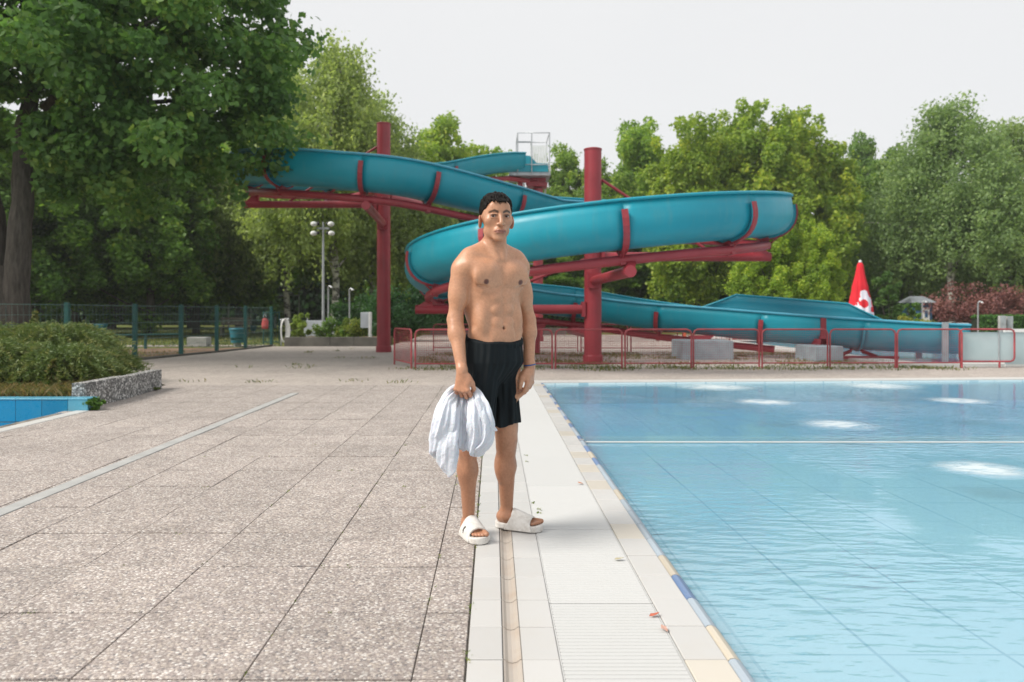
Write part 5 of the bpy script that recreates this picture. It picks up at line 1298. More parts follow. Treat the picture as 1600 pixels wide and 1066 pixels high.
# ------------------------------------------------------------------ the man: one continuous surface grown from an implicit field
class Field:
    def __init__(s, lo, hi, h):
        s.lo = np.array(lo, float); s.h = h; s.n = np.ceil((np.array(hi) - s.lo) / h).astype(int) + 1
        s.F = np.full(tuple(s.n), 9.0, np.float32)
    def region(s, lo, hi):
        a = np.clip(np.floor((np.array(lo) - s.lo) / s.h).astype(int), 0, s.n - 1); b = np.clip(np.ceil((np.array(hi) - s.lo) / s.h).astype(int) + 1, 1, s.n)
        if np.any(b <= a): return None
        sl = tuple(slice(int(p), int(q)) for p, q in zip(a, b))
        g = [(s.lo[i] + s.h * np.arange(a[i], b[i])).astype(np.float32) for i in range(3)]
        return sl, g[0][:, None, None], g[1][None, :, None], g[2][None, None, :]
    def comb(s, sl, d, k, op):
        f = s.F[sl]
        if op == 'sub': f2 = -f; hh = np.maximum(k - np.abs(f2 - d), 0) / max(k, 1e-6); s.F[sl] = -(np.minimum(f2, d) - hh * hh * k * .25)
        else: hh = np.maximum(k - np.abs(f - d), 0) / max(k, 1e-6); s.F[sl] = np.minimum(f, d) - hh * hh * k * .25
    def cap(s, a, b, ra, rb, k=.02, op='add'):
        a = np.array(a, float); b = np.array(b, float); r = max(ra, rb) + k + 3 * s.h
        q = s.region(np.minimum(a, b) - r, np.maximum(a, b) + r)
        if q is None: return
        sl, X, Y, Z = q; ba = b - a; L2 = max(1e-9, float(ba @ ba))
        t_ = np.clip(((X - a[0]) * ba[0] + (Y - a[1]) * ba[1] + (Z - a[2]) * ba[2]) / L2, 0, 1)
        d = np.sqrt((X - a[0] - ba[0] * t_) ** 2 + (Y - a[1] - ba[1] * t_) ** 2 + (Z - a[2] - ba[2] * t_) ** 2) - (ra + (rb - ra) * t_)
        s.comb(sl, d, k, op)
    def ell(s, c, r, k=.02, rot=None, op='add'):
        c = np.array(c, float); r = np.array(r, float); m = r.max() + k + 3 * s.h
        q = s.region(c - m, c + m)
        if q is None: return
        sl, X, Y, Z = q; x, y, z = X - c[0], Y - c[1], Z - c[2]
        if rot is not None:
            Rm = np.array(rot)      # columns: local axes in world
            u = x * Rm[0, 0] + y * Rm[1, 0] + z * Rm[2, 0]; v = x * Rm[0, 1] + y * Rm[1, 1] + z * Rm[2, 1]; w = x * Rm[0, 2] + y * Rm[1, 2] + z * Rm[2, 2]
        else: u, v, w = x, y, z
        k0 = np.sqrt((u / r[0]) ** 2 + (v / r[1]) ** 2 + (w / r[2]) ** 2); k1 = np.sqrt((u / r[0] ** 2) ** 2 + (v / r[1] ** 2) ** 2 + (w / r[2] ** 2) ** 2) + 1e-6
        s.comb(sl, k0 * (k0 - 1) / k1, k, op)
    def fn(s, lo, hi, f, k=.01, op='add'):
        q = s.region(lo, hi)
        if q is None: return
        sl, X, Y, Z = q; s.comb(sl, f(X, Y, Z).astype(np.float32), k, op)
    def mesh(s):
        F_ = s.F; n_ = F_.shape; ins = F_ < 0
        c = np.zeros(tuple(q - 1 for q in n_), np.int8)
        for dx in (0, 1):
            for dy in (0, 1):
                for dz in (0, 1): c += ins[dx:n_[0] - 1 + dx, dy:n_[1] - 1 + dy, dz:n_[2] - 1 + dz]
        act = (c > 0) & (c < 8); I = np.argwhere(act); idx = np.full(act.shape, -1, np.int32); idx[act] = np.arange(len(I))
        acc = np.zeros((len(I), 3)); cnt = np.zeros(len(I))
        cs = [(0, 0, 0), (1, 0, 0), (0, 1, 0), (1, 1, 0), (0, 0, 1), (1, 0, 1), (0, 1, 1), (1, 1, 1)]
        val = [F_[I[:, 0] + d[0], I[:, 1] + d[1], I[:, 2] + d[2]] for d in cs]
        for a in range(8):
            for b in range(a + 1, 8):
                if sum(abs(cs[a][i] - cs[b][i]) for i in range(3)) != 1: continue
                m_ = (val[a] < 0) != (val[b] < 0); t_ = np.where(m_, val[a] / np.where(m_, val[a] - val[b], 1), 0)
                acc += np.where(m_[:, None], np.array(cs[a]) + (np.array(cs[b]) - np.array(cs[a])) * t_[:, None], 0); cnt += m_
        V = (I + acc / cnt[:, None]) * s.h + s.lo
        Q = []
        for ax in range(3):
            o1, o2 = [(1, 2), (2, 0), (0, 1)][ax]
            sl0 = [slice(1, -1)] * 3; sl0[ax] = slice(0, -1); sl1 = list(sl0); sl1[ax] = slice(1, None)
            A = ins[tuple(sl0)]; B = ins[tuple(sl1)]; E = np.argwhere(A != B); flip = A[A != B]
            E = E + np.array([0 if i == ax else 1 for i in range(3)])
            def g(d1, d2):
                J = E.copy(); J[:, o1] -= d1; J[:, o2] -= d2; return idx[J[:, 0], J[:, 1], J[:, 2]]
            q = np.stack([g(1, 1), g(0, 1), g(0, 0), g(1, 0)], 1); q[~flip] = q[~flip][:, ::-1]; Q.append(q)
        Q = np.concatenate(Q); Q = Q[(Q >= 0).all(1)]
        return V, Q

PX0, PY0 = .02, 3.87
man = empty('person', (PX0, PY0, 0), 'bare-chested man in black shorts and white slides holding a white towel at the pool edge', 'person')
A_ = R(30)
# body axes: u towards his left hand, w forwards
ub = np.array([math.cos(A_), math.sin(A_), 0]); wb_ = np.array([math.sin(A_), -math.cos(A_), 0])
RB = np.stack([ub, wb_, np.array([0, 0, 1.0])], 1)
OC = np.array([.003, 3.87, 0])
def B(u, w, z): return OC + ub * u + wb_ * w + np.array([0, 0, z])
AH = R(14); uh = np.array([math.cos(AH), math.sin(AH), 0]); wh = np.array([math.sin(AH), -math.cos(AH), 0]); RH = np.stack([uh, wh, np.array([0, 0, 1.0])], 1)
HC = np.array([.014, 3.85, 0])
def Hd(u, w, z): return HC + uh * u + wh * w + np.array([0, 0, z])
def rotu(ax, ang, base):
    """rotate base axes about one of its columns"""
    M_ = Matrix.Rotation(ang, 3, Vector(base[:, ax])); return np.array(M_) @ base
def Un(px, py, Y): return np.array(U(px, py, Y))
fb = Field((-.33, 3.42, -.01), (.36, 4.25, 1.78), .0035)
# --- torso
fb.ell(B(0, -.005, 1.27), (.147, .098, .19), .03, RB)
fb.ell(B(0, .0, 1.12), (.127, .088, .16), .05, RB)
fb.ell(B(0, -.005, .985), (.146, .098, .13), .05, RB)
fb.cap(B(-.125, -.012, 1.405), B(.125, -.012, 1.405), .050, .050, .05)
for sg in (-1, 1):
    fb.ell(B(sg * .072, .054, 1.318), (.086, .037, .060), .042, rotu(2, R(-sg * 16), RB)); fb.cap(B(sg * .070, .062, 1.345), B(sg * .155, .028, 1.375), .032, .030, .045)          # pectoral
    fb.ell(B(sg * .108, -.035, 1.24), (.042, .062, .15), .04, RB)                                    # lat
    fb.cap(B(sg * .035, -.02, 1.475), B(sg * .135, -.015, 1.428), .036, .030, .045)                 # trapezius
    fb.cap(B(sg * .020, .052, 1.402), B(sg * .135, .015, 1.436), .0105, .010, .016)                  # collar bone
    fb.cap(B(sg * .014, .058, 1.405), B(sg * .045, .015, 1.52), .009, .012, .022)                   # neck muscle
    for zi, rz, wq in ((1.215, .026, .076), (1.155, .028, .079), (1.092, .030, .078)):
        fb.ell(B(sg * .033, wq + .003, zi), (.029, .0165, rz * .95), .008, RB)                                     # abdominals
    fb.ell(B(sg * .098, .038, 1.10), (.038, .045, .085), .03, RB)                                   # oblique
    fb.cap(B(sg * .125, .035, 1.045), B(sg * .075, .075, .985), .014, .010, .03)                    # hip crest
    for q in range(3): fb.cap(B(sg * (.100 + .006 * q), .060 - .012 * q, 1.245 - .022 * q), B(sg * .128, .015, 1.262 - .024 * q), .008, .008, .015)
fb.ell(B(0, .081, 1.03), (.055, .016, .05), .03, RB)
for sg in (-1, 1):
    for a_, b_ in (((.022, .094, 1.266), (.070, .098, 1.254)), ((.070, .098, 1.254), (.122, .070, 1.276))): fb.cap(B(sg * a_[0], a_[1], a_[2]), B(sg * b_[0], b_[1], b_[2]), .006, .006, .016, 'sub')
fb.cap(B(0, .098, 1.36), B(0, .100, 1.24), .005, .006, .02, 'sub')
fb.cap(B(0, .098, 1.21), B(0, .100, 1.09), .004, .004, .012, 'sub')
fb.ell(B(.0, .102, 1.065), (.0065, .016, .010), .008, RB, 'sub')                                    # navel
for u_ in (-.098, .098): fb.ell(B(u_, .088, 1.292), (.006, .010, .006), .008, RB)
# neck and head
fb.cap(B(0, -.012, 1.42), Hd(0, -.020, 1.57), .057, .048, .03)
fb.ell(Hd(0, -.018, 1.642), (.0755, .092, .086), .02, RH)          # cranium
fb.ell(Hd(0, .022, 1.618), (.067, .064, .082), .025, RH)           # face mass
fb.ell(Hd(0, .026, 1.562), (.0555, .050, .048), .025, RH)            # jaw
fb.ell(Hd(0, .070, 1.506), (.025, .018, .015), .022, RH)            # chin
def Hf(u, w, z): return Hd(u, w, z - .010 * max(0, min(1, (z - 1.52) / .02)))
for sg in (-1, 1):
    fb.cap(Hf(sg * .050, -.002, 1.562), Hf(sg * .018, .062, 1.517), .015, .013, .024)     # jaw line
    fb.ell(Hf(sg * .049, .052, 1.606), (.019, .020, .016), .025, RH)   # cheek bone
    fb.cap(Hf(sg * .012, .081, 1.650), Hf(sg * .048, .068, 1.652), .0085, .007, .012)    # brow ridge
fb.ell(Hf(0, .070, 1.675), (.050, .020, .030), .025, RH)             # forehead
for sg in (-1, 1): fb.ell(Hf(sg * .033, .092, 1.626), (.017, .014, .0105), .010, RH, 'sub')    # sockets
for sg in (-1, 1):
    fb.ell(Hf(sg * .034, .0735, 1.624), (.0165, .0135, .0135), .006, RH)
    fb.cap(Hf(sg * .020, .0865, 1.6318), Hf(sg * .046, .0805, 1.6305), .0034, .0032, .004)     # upper lid
    fb.cap(Hf(sg * .021, .0850, 1.6160), Hf(sg * .045, .0800, 1.6165), .0026, .0024, .004)    # lower lid
    fb.cap(Hf(sg * .0235, .094, 1.6235), Hf(sg * .0445, .088, 1.6240), .0044, .0036, .002, 'sub')
    fb.cap(Hf(sg * .0255, .084, 1.6235), Hf(sg * .0435, .080, 1.6240), .0048, .0042, .002, 'sub')
fb.cap(Hf(0, .082, 1.645), Hf(0, .105, 1.593), .0080, .0105, .010)   # nose bridge
fb.ell(Hf(0, .104, 1.586), (.0125, .012, .0100), .006, RH)
for sg in (-1, 1):
    fb.ell(Hf(sg * .0155, .093, 1.584), (.0085, .011, .0080), .005, RH)
    fb.ell(Hf(sg * .0075, .101, 1.5785), (.0035, .004, .003), .002, RH, 'sub')
    fb.cap(Hf(sg * .019, .088, 1.583), Hf(sg * .031, .074, 1.556), .002, .002, .008, 'sub')
fb.ell(Hf(0, .075, 1.552), (.031, .019, .022), .015, RH)            # mouth mound
fb.cap(Hf(-.024, .085, 1.5535), Hf(.024, .085, 1.5535), .0045, .0045, .005); fb.ell(Hf(0, .094, 1.5560), (.017, .0052, .0045), .004, RH)
fb.ell(Hf(0, .092, 1.5435), (.021, .0062, .0055), .004, RH)
fb.cap(Hf(-.029, .084, 1.5480), Hf(.029, .084, 1.5480), .0018, .0018, .003, 'sub'); fb.cap(Hf(-.012, .099, 1.5492), Hf(.012, .099, 1.5492), .0016, .0016, .003, 'sub')
fb.cap(Hf(-.014, .092, 1.5325), Hf(.014, .092, 1.5325), .003, .003, .006, 'sub')
for sg in (-1, 1):                                                    # ears
    RE = rotu(2, R(sg * 24), RH)
    fb.ell(Hf(sg * .0815, -.010, 1.606), (.0095, .021, .034), .006, RE); fb.ell(Hf(sg * .0925, -.004, 1.608), (.0055, .011, .020), .005, RE, 'sub')
# --- arms
sR, eR, wR = Un(721, 418, 3.80), Un(711, 500, 3.79), Un(722, 582, 3.69)
sL, eL, wL = Un(810, 419, 3.955), Un(826, 500, 3.99), Un(828, 574, 3.93)
def arm_(s_, e_, w_, side, f=1.0):
    fb.ell(s_ + (0, 0, -.015), (.049 * f, .050 * f, .064), .045)
    fb.cap(s_ + (0, 0, -.015), s_ + (e_ - s_) * .55, .045 * f, .044 * f, .03)
    fb.cap(s_ + (e_ - s_) * .30, e_, .046 * f, .036 * f, .02)
    fb.ell(s_ + (e_ - s_) * .52 + wb_ * .012, (.040 * f, .038 * f, .075), .02)
    fb.ell(s_ + (e_ - s_) * .50 - wb_ * .014, (.040 * f, .036 * f, .085), .02)
    m_ = e_ + (w_ - e_) * .28
    fb.cap(e_, m_, .038 * f, .039 * f, .025); fb.cap(m_, w_, .039 * f, .0245 * f, .02)
    fb.ell(e_ + (w_ - e_) * .22 + np.array([side * .004, 0, 0]), (.036 * f, .034 * f, .06), .02)
    fb.cap(e_ - wb_ * .022, e_ - wb_ * .022 + (0, 0, -.012), .017, .015, .015)
arm_(sR, eR, wR, -1, .97); arm_(sL, eL, wL, 1, .90)
# right hand (viewer's left): fist around the towel, back of hand to the camera
def hand(wr, axis_d, axis_s, axis_n, grip, mirror=1):
    """axis_d along the hand (down), axis_s across towards the thumb, axis_n back-of-hand normal"""
    d, s_, n_ = [np.array(v) / np.linalg.norm(v) for v in (axis_d, axis_s, axis_n)]
    P_ = lambda a, b, c: wr + d * a + s_ * b + n_ * c
    fb.cap(wr - d * .015, P_(.03, 0, 0), .025, .024, .015)
    for i, b in enumerate((.027, .009, -.009, -.026)):
        fb.cap(P_(.022, b * .55, .002), P_(.088 - .004 * abs(i - 1), b * 1.12, .004), .0145, .0115, .013)
    fb.ell(P_(.045, .030, -.008), (.019, .019, .026), .014)
    Ls = [(.040, .025, .019), (.045, .029, .020), (.041, .027, .019), (.032, .021, .017)]
    for i, b in enumerate((.031, .0105, -.0105, -.030)):
        p = P_(.088 - .004 * abs(i - 1), b * 1.12, .004); ang = 0; r0 = .0105 - .0007 * (i == 3)
        dirn = d.copy()
        for j, l in enumerate(Ls[i]):
            ang += grip[i][j]; dv = d * math.cos(ang) - n_ * math.sin(ang) + s_ * (b * 1.0)
            q = p + dv / np.linalg.norm(dv) * l; fb.cap(p, q, r0 - j * .0012, r0 - (j + 1) * .0012, .0045); p = q
    p = P_(.020, .026, -.008); t1 = P_(.052, .046, -.018); t2 = P_(.080, .050, -.030 if grip[0][0] > .7 else -.022); t3 = P_(.102, .046 if grip[0][0] < .7 else .030, -.040 if grip[0][0] > .7 else -.026)
    fb.cap(p, t1, .0165, .0125, .010); fb.cap(t1, t2, .0120, .0105, .005); fb.cap(t2, t3, .0105, .0085, .004)
g1_ = [(.55, 1.15, .9)] * 4
hand(wR, (.0, -.03, -1), (.80, -.35, 0), (-.35, -.9, 0), [(.75, 1.2, .8), (.7, 1.25, .8), (.72, 1.25, .8), (.8, 1.2, .8)])
hand(wL, (-.06, -.03, -1), (-.45, -.90, 0), (.90, -.45, 0), [(.35, .45, .25), (.45, .55, .3), (.5, .6, .35), (.5, .65, .4)])
# --- legs
hR, kR, aR = Un(752, 560, 3.83), Un(731, 690, 3.83), Un(732, 822, 3.955)
hL, kL, aL = Un(790, 560, 3.95), Un(791, 688, 3.985), Un(791, 806, 4.075)
def leg(h_, k_, a_, f, fdir):
    fd = np.array([fdir[0], fdir[1], 0]) / math.hypot(*fdir); sd_ = np.array([-fd[1], fd[0], 0])
    fb.cap(h_, k_ + (0, 0, .06), .080 * f, .057 * f, .04); fb.cap(k_ + (0, 0, .07), k_ - (0, 0, .03), .055 * f, .049 * f, .03)
    fb.ell(k_ + fd * .022 + (0, 0, .005), (.030, .028, .034), .02)
    m_ = k_ + (a_ - k_) * .33; fb.cap(k_, m_, .047 * f, .050 * f, .03); fb.cap(m_, a_ + (0, 0, .03), .049 * f, .0285, .03)
    fb.ell(m_ - fd * .018 + sd_ * .010, (.040 * f, .042 * f, .090), .025); fb.ell(m_ - fd * .016 - sd_ * .012, (.036 * f, .040 * f, .085), .025)
    fb.cap(k_ + fd * .022 - (0, 0, .06), a_ + fd * .016 + (0, 0, .06), .019, .016, .02)
    for sg in (-1, 1): fb.ell(a_ + sd_ * sg * .028 + (0, 0, .012 * (sg > 0)), (.011, .011, .014), .012)
    # foot: heel, arch, ball, toes
    z0 = .034
    heel = a_ - fd * .024; heel[2] = z0 + .026; ball = a_ + fd * .125; ball[2] = z0 + .018
    fb.cap(a_ + (0, 0, .02), heel, .030, .028, .025); fb.cap(a_ + fd * .01 - (0, 0, .005), ball + fd * -.02, .034, .020, .03)
    fb.cap(ball + sd_ * .026, ball - sd_ * .030 - fd * .018, .017, .015, .02); fb.cap(heel, ball - sd_ * .02, .024, .016, .02)
    return fd, sd_, ball, heel, z0
fR = leg(hR, kR, aR, .92, (.34, -.88)); fL = leg(hL, kL, aL, .98, (.90, -.38))
for (fd, sd_, ball, heel, z0), inner in ((fR, 1), (fL, 1)):
    for j in range(5):
        o_ = (.030, .011, -.003, -.017, -.030)[j]; l_ = (.062, .058, .052, .044, .034)[j]; r_ = (.0135, .0092, .0088, .0084, .0080)[j]
        p = ball + sd_ * o_ * inner; p[2] = z0 + r_ + .002; q = p + fd * l_; q[2] = z0 + r_; fb.cap(p, q, r_, r_ * .92, .004)
V, Q = fb.mesh()
# skin colours laid on as pigment; nostrils, mouth line and navel carry painted shade
def dist(P, c, sc_=(1, 1, 1)): return np.linalg.norm((P - c) / np.array(sc_), axis=1)
def toH(P): q = P - HC; return q @ uh, q @ wh, q[:, 2]
colr = np.tile(np.array([.52, .275, .168]), (len(V), 1))
z = V[:, 2]
tan_ = np.clip((.62 - z) / .2, 0, 1)[:, None]; colr = colr * (1 - tan_) + np.array([.40, .20, .12]) * tan_          # browner legs
armR = (np.abs(V[:, 0] - wR[0]) < .09) & (V[:, 1] < 3.80) & (z < 1.05); armm = np.clip((1.05 - z) / .3, 0, 1) * armR
armm2 = np.clip((1.0 - z) / .3, 0, 1) * ((V[:, 0] > .14) & (z > .65) & (z < 1.0))
ar = np.clip(armm + armm2, 0, 1)[:, None] * .5; colr = colr * (1 - ar) + np.array([.48, .23, .145]) * ar
hu, hw, hz = toH(V); hz = hz + .010 * np.clip((hz - 1.51) / .02, 0, 1); face = (hz > 1.49) & (hw > -.05)
fm = np.clip((hz - 1.45) / .08, 0, 1)[:, None] * .55; colr = colr * (1 - fm) + np.array([.47, .245, .155]) * fm
stub = np.clip(1 - np.abs(hz - 1.535) / .035, 0, 1) * (hw > .02) * (hz > 1.495) * (hz < 1.575); st_ = (stub * .30)[:, None]; colr = colr * (1 - st_) + np.array([.22, .13, .095]) * st_
def paint(m_, c_, f_=1.0):
    global colr
    m_ = np.clip(m_, 0, 1)[:, None] * f_; colr = colr * (1 - m_) + np.array(c_) * m_
paint((1.25 - np.sqrt((hu / .029) ** 2 + ((hz - 1.5495) / .0105) ** 2)) / .4 * (hw > .065), (.29, .115, .085), .9)
paint((1.4 - np.sqrt((hu / .028) ** 2 + ((hz - 1.5485) / .0022) ** 2)) / .8 * (hw > .065), (.12, .045, .035), .9)
for sg in (-1, 1):
    bu = hu * sg
    arch = 1.6430 + .0085 * np.clip((bu - .012) / .018, 0, 1) - .0085 * np.clip((bu - .034) / .022, 0, 1)
    thick = .0058 - .0026 * np.clip((bu - .030) / .024, 0, 1)
    paint((1.3 - np.abs(hz - arch) / thick) / .6 * np.clip((bu - .010) / .005, 0, 1) * np.clip((.057 - bu) / .006, 0, 1) * (hw > .04), (.025, .016, .012), .88)
    paint((1.2 - np.sqrt(((bu - .034) / .021) ** 2 + ((hz - 1.625) / .012) ** 2)) / .5 * (hw > .05), (.26, .125, .08), .5)
    paint((1.2 - np.sqrt(((bu - .034) / .0175) ** 2 + ((hz - 1.6312) / .0034) ** 2)) / .5 * (hw > .06), (.04, .02, .015), .9)
    ns = dist(V, Hf(sg * .0075, .103, 1.578)) < .0042; colr[ns] = (.12, .04, .03)
    ear = (np.abs(hu) > .078) & (np.abs(hz - 1.606) < .036); 
    colr[ear] = colr[ear] * np.array([.92, .84, .84])
for u_ in (-.098, .098):
    d_ = dist(V, B(u_, .096, 1.292)); k_ = np.clip((.0165 - d_) / .006, 0, 1)[:, None]; colr = colr * (1 - k_) + np.array([.12, .045, .035]) * k_
d_ = dist(V, B(0, .092, 1.065)); k_ = np.clip((.010 - d_) / .006, 0, 1)[:, None] * .8; colr = colr * (1 - k_) + np.array([.12, .05, .03]) * k_
# armpit hair, knuckles/knees slightly redder
for P_, r_, f_ in ((kR, .05, .25), (kL, .05, .25), (eR, .05, .2), (eL, .05, .3)):
    d_ = dist(V, P_ + wb_ * .02); k_ = np.clip((r_ - d_) / r_, 0, 1)[:, None] * f_; colr = colr * (1 - k_) + np.array([.30, .11, .07]) * k_
t = NT('skin'); t.set(Roughness=.37); t.p.inputs['Specular IOR Level'].default_value = .45
at = t.n('ShaderNodeAttribute'); at.attribute_name = 'tone'; p = t.obj()
c = t.mixc(1, at.outputs['Color'], t.ramp(t.noise(p, 14, 5, .6), [(.3, (.90, .88, .86)), (.7, (1.08, 1.08, 1.08))]), 'MULTIPLY')
c = t.mixc(1, c, t.ramp(t.noise(p, 90, 3, .6), [(.3, (.90, .88, .87)), (.7, (1.07, 1.07, 1.07))]), 'MULTIPLY')
# leg hair: fine dark streaks running down the shins
mp = t.n('ShaderNodeMapping'); mp.inputs['Scale'].default_value = (420, 420, 45); t.l(p, mp.inputs[0])
sp = t.n('ShaderNodeSeparateXYZ'); t.l(p, sp.inputs[0])
hz_ = t.ramp(sp.outputs[2], [(.10, (0, 0, 0)), (.18, (1, 1, 1)), (.5, (.8, .8, .8)), (.62, (0, 0, 0))])
hm = t.math('MULTIPLY', t.ramp(t.noise(mp.outputs[0], 1, 3, .6), [(.54, (0, 0, 0)), (.64, (1, 1, 1))]), hz_)
c = t.mixc(t.math('MULTIPLY', hm, .22), c, (.05, .025, .015))
t.l(c, t.p.inputs['Base Color'])
t.p.inputs['Subsurface Weight'].default_value = .06; t.p.inputs['Subsurface Radius'].default_value = (1, .35, .2); t.p.inputs['Subsurface Scale'].default_value = .008
t.bump(t.noise(p, 120, 4, .6), .12, .002); M['skin'] = t.m
ROOT = np.array([PX0, PY0, 0])
npmesh('body', V - ROOT, Q, M['skin'], man, True, {'tone': ('FLOAT_COLOR', np.concatenate([colr, np.ones((len(V), 1))], 1))})

# --- hair
fh = Field((-.12, 3.72, 1.55), (.16, 4.0, 1.78), .0035)
def vn(X, Y, Z, s_=1.0): return np.sin(X * 95 * s_ + 2 * np.sin(Z * 60 * s_)) * np.sin(Y * 88 * s_ + 1.7 * np.sin(X * 70 * s_)) + .6 * np.sin(Z * 150 * s_ + X * 120 * s_)
def hairf(X, Y, Z):
    x, y = X - HC[0], Y - HC[1]; u_ = x * uh[0] + y * uh[1]; w_ = x * wh[0] + y * wh[1]
    r = (.0800, .0985, .0880); k0 = np.sqrt((u_ / r[0]) ** 2 + ((w_ + .014) / r[1]) ** 2 + ((Z - 1.648) / r[2]) ** 2); d = (k0 - 1) * .085
    top = np.clip((Z - 1.66) / .06, 0, 1); d = d - .0028 - .005 * top - .0022 * vn(X, Y, Z) * (.35 + top)
    # hair line: forehead, temples, round the ears, nape
    line = 1.686 - .030 * np.clip((np.abs(u_) - .046) / .02, 0, 1) - (.5 * np.clip(.045 - w_, 0, 1)) * (np.abs(u_) > 0) + .004 * np.sin(u_ * 420)
    line = np.maximum(line, 1.600 + .028 * np.exp(-((w_ + .010) / .026) ** 2) * (w_ > -.06)); line = np.maximum(line, 1.575)
    return np.maximum(d, (line - Z) * .8)
fh.fn((-.12, 3.72, 1.55), (.16, 4.0, 1.78), hairf)
rh = random.Random(6)
for k in range(90):          # wet strands lying over the crown and forehead
    u0 = rh.uniform(-.062, .062); w0 = rh.uniform(-.05, .055); dw = rh.uniform(.018, .04); du = rh.uniform(-.018, .018)
    def sp_(u_, w_, e_): return Hd(u_, w_ - .014, 1.648 + (.0880 + .0070 + e_) * math.sqrt(max(.02, 1 - (u_ / .088) ** 2 - (w_ / .112) ** 2)))
    a_, b_, c_ = sp_(u0, w0, -.002), sp_(u0 + du * .6, w0 + dw * .5, .0035), sp_(u0 + du, w0 + dw, -.002)
    fh.cap(a_, b_, .0025, .0038, .004); fh.cap(b_, c_, .0038, .0018, .004)
for (u0, u1, z1) in ((-.040, -.034, 1.678), (-.020, -.012, 1.672), (-.006, -.004, 1.668), (.008, .004, 1.674), (.022, .027, 1.674), (.036, .040, 1.680), (-.030, -.036, 1.682), (.014, .018, 1.680)):
    fh.cap(Hd(u0, .072, 1.699), Hd((u0 + u1) / 2, .0895, 1.688), .0055, .0045, .003); fh.cap(Hd((u0 + u1) / 2, .0895, 1.688), Hd(u1, .0935, z1), .0042, .0015, .003)
Vh, Qh = fh.mesh()
t = NT('wet_black_hair'); t.set(Roughness=.45); t.p.inputs['Specular IOR Level'].default_value = .10; p = t.obj(); mp = t.n('ShaderNodeMapping'); mp.inputs['Scale'].default_value = (240, 60, 160); t.l(p, mp.inputs[0])
nz = t.noise(mp.outputs[0], 1, 4, .6); t.l(t.ramp(nz, [(.3, (.003, .0026, .0022)), (.7, (.013, .010, .008))]), t.p.inputs['Base Color']); t.bump(nz, .8, .004); M['hair'] = t.m
npmesh('hair', Vh - ROOT, Qh, M['hair'], man)

# --- shorts
fs_ = Field((-.2, 3.6, .5), (.26, 4.2, 1.08), .0045)
def lerp(a, b, t_): return a + (b - a) * t_
def shortf(X, Y, Z):
    tz = np.clip((1.03 - Z) / .46, 0, 1)
    # left leg of the shorts (viewer's right) and right leg
    out_ = None
    hipc = OC
    x, y = X - hipc[0] + .002, Y - hipc[1]; u_ = x * ub[0] + y * ub[1]; w_ = x * wb_[0] + y * wb_[1]
    flare = np.clip((1.03 - Z) / .14, 0, 1)
    ra, rb_ = .146 + .015 * flare, .101 + .018 * flare
    th = np.arctan2(w_ / rb_, u_ / ra); k0 = np.sqrt((u_ / ra) ** 2 + (w_ / rb_) ** 2); d = (k0 - 1) * rb_
    ple = np.sin(th * 26 + 2 * np.sin(th * 3) + Z * 4) * .5 + .5 * np.sin(th * 15 + 1)
    d = d - .0050 * ple * flare; d = np.maximum(d + .10 * np.clip((.90 - Z) / .12, 0, 1) ** 1.5, .80 - Z)
    out_ = d
    for (h_, k_, rt, rbm, ph) in ((hR, kR, .095, .103, 0.3), (hL, kL, .095, .098, 1.7)):
        tt_ = np.clip((.95 - Z) / .38, 0, 1)
        cx = lerp(h_[0], k_[0], tt_) - (.014 if ph > 1 else -.030); cy = lerp(h_[1], k_[1], tt_)
        x, y = X - cx, Y - cy; th = np.arctan2(y, x); rr_ = lerp(rt, rbm, tt_) * (.84 if ph > 1 else .86)
        ew = np.sqrt((x / (1.0)) ** 2 + (y / 1.08) ** 2)
        fold = .0042 * np.sin(th * 9 + ph + 3 * tt_) * (.35 + tt_) + .0035 * np.sin(th * 17 + ph * 2 + Z * 6) + .006 * np.sin(th * 4 + Z * 14 + ph) * tt_
        d = ew - rr_ - fold
        hem = .575 + .018 * np.sin(th + .6) + .004 * np.sin(th * 5)
        d = np.maximum(d, hem - Z); d = np.maximum(d, Z - .99)
        hh = np.maximum(.045 - np.abs(out_ - d), 0) / .045; out_ = np.minimum(out_, d) - hh * hh * .045 * .25
    wl = 1.014 - .022 * np.clip(w_ * 0 + ((X - hipc[0]) * wb_[0] + (Y - hipc[1]) * wb_[1]) / .1, -1, 1)
    return np.maximum(out_, Z - wl)
fs_.fn((-.2, 3.6, .5), (.26, 4.2, 1.08), shortf)
Vs, Qs = fs_.mesh()
t = NT('black_jersey'); t.set(Roughness=.8); p = t.obj(); t.p.inputs['Specular IOR Level'].default_value = .3
t.l(t.ramp(t.noise(p, 6, 4), [(.3, (.0016, .0045, .0065)), (.7, (.0035, .008, .011))]), t.p.inputs['Base Color']); t.p.inputs['Sheen Weight'].default_value = .0; t.bump(t.noise(p, 300, 2), .15, .001); M['shorts'] = t.m
so = npmesh('shorts', Vs - ROOT, Qs, M['shorts'], man)
# waistband: gathered elastic ring
vs = []; fq = []; nn = 120
for r_, (off, dz) in enumerate(((.000, -.030), (.0075, -.026), (.009, -.006), (.0065, .003), (-.004, .004), (-.006, -.02))):
    for k in range(nn):
        a = 2 * math.pi * k / nn; rip =   .0024 * math.sin(a * 40) + .0014 * math.sin(a * 23 + 1)
        ra, rb_ = .1475 + off + rip, .1025 + off + rip; u_, w_ = ra * math.cos(a), rb_ * math.sin(a)
        q = B(u_, w_, 1.015 - .022 * w_ / .1 + dz + .0022 * math.sin(a * 7 + 2)) - ROOT; vs.append(tuple(q))
for r_ in range(6):
    for k in range(nn): fq.append((r_ * nn + k, r_ * nn + (k + 1) % nn, ((r_ + 1) % 6) * nn + (k + 1) % nn, ((r_ + 1) % 6) * nn + k))
MB().add(vs, fq, True).build('waistband', M['shorts'], so, world=False)

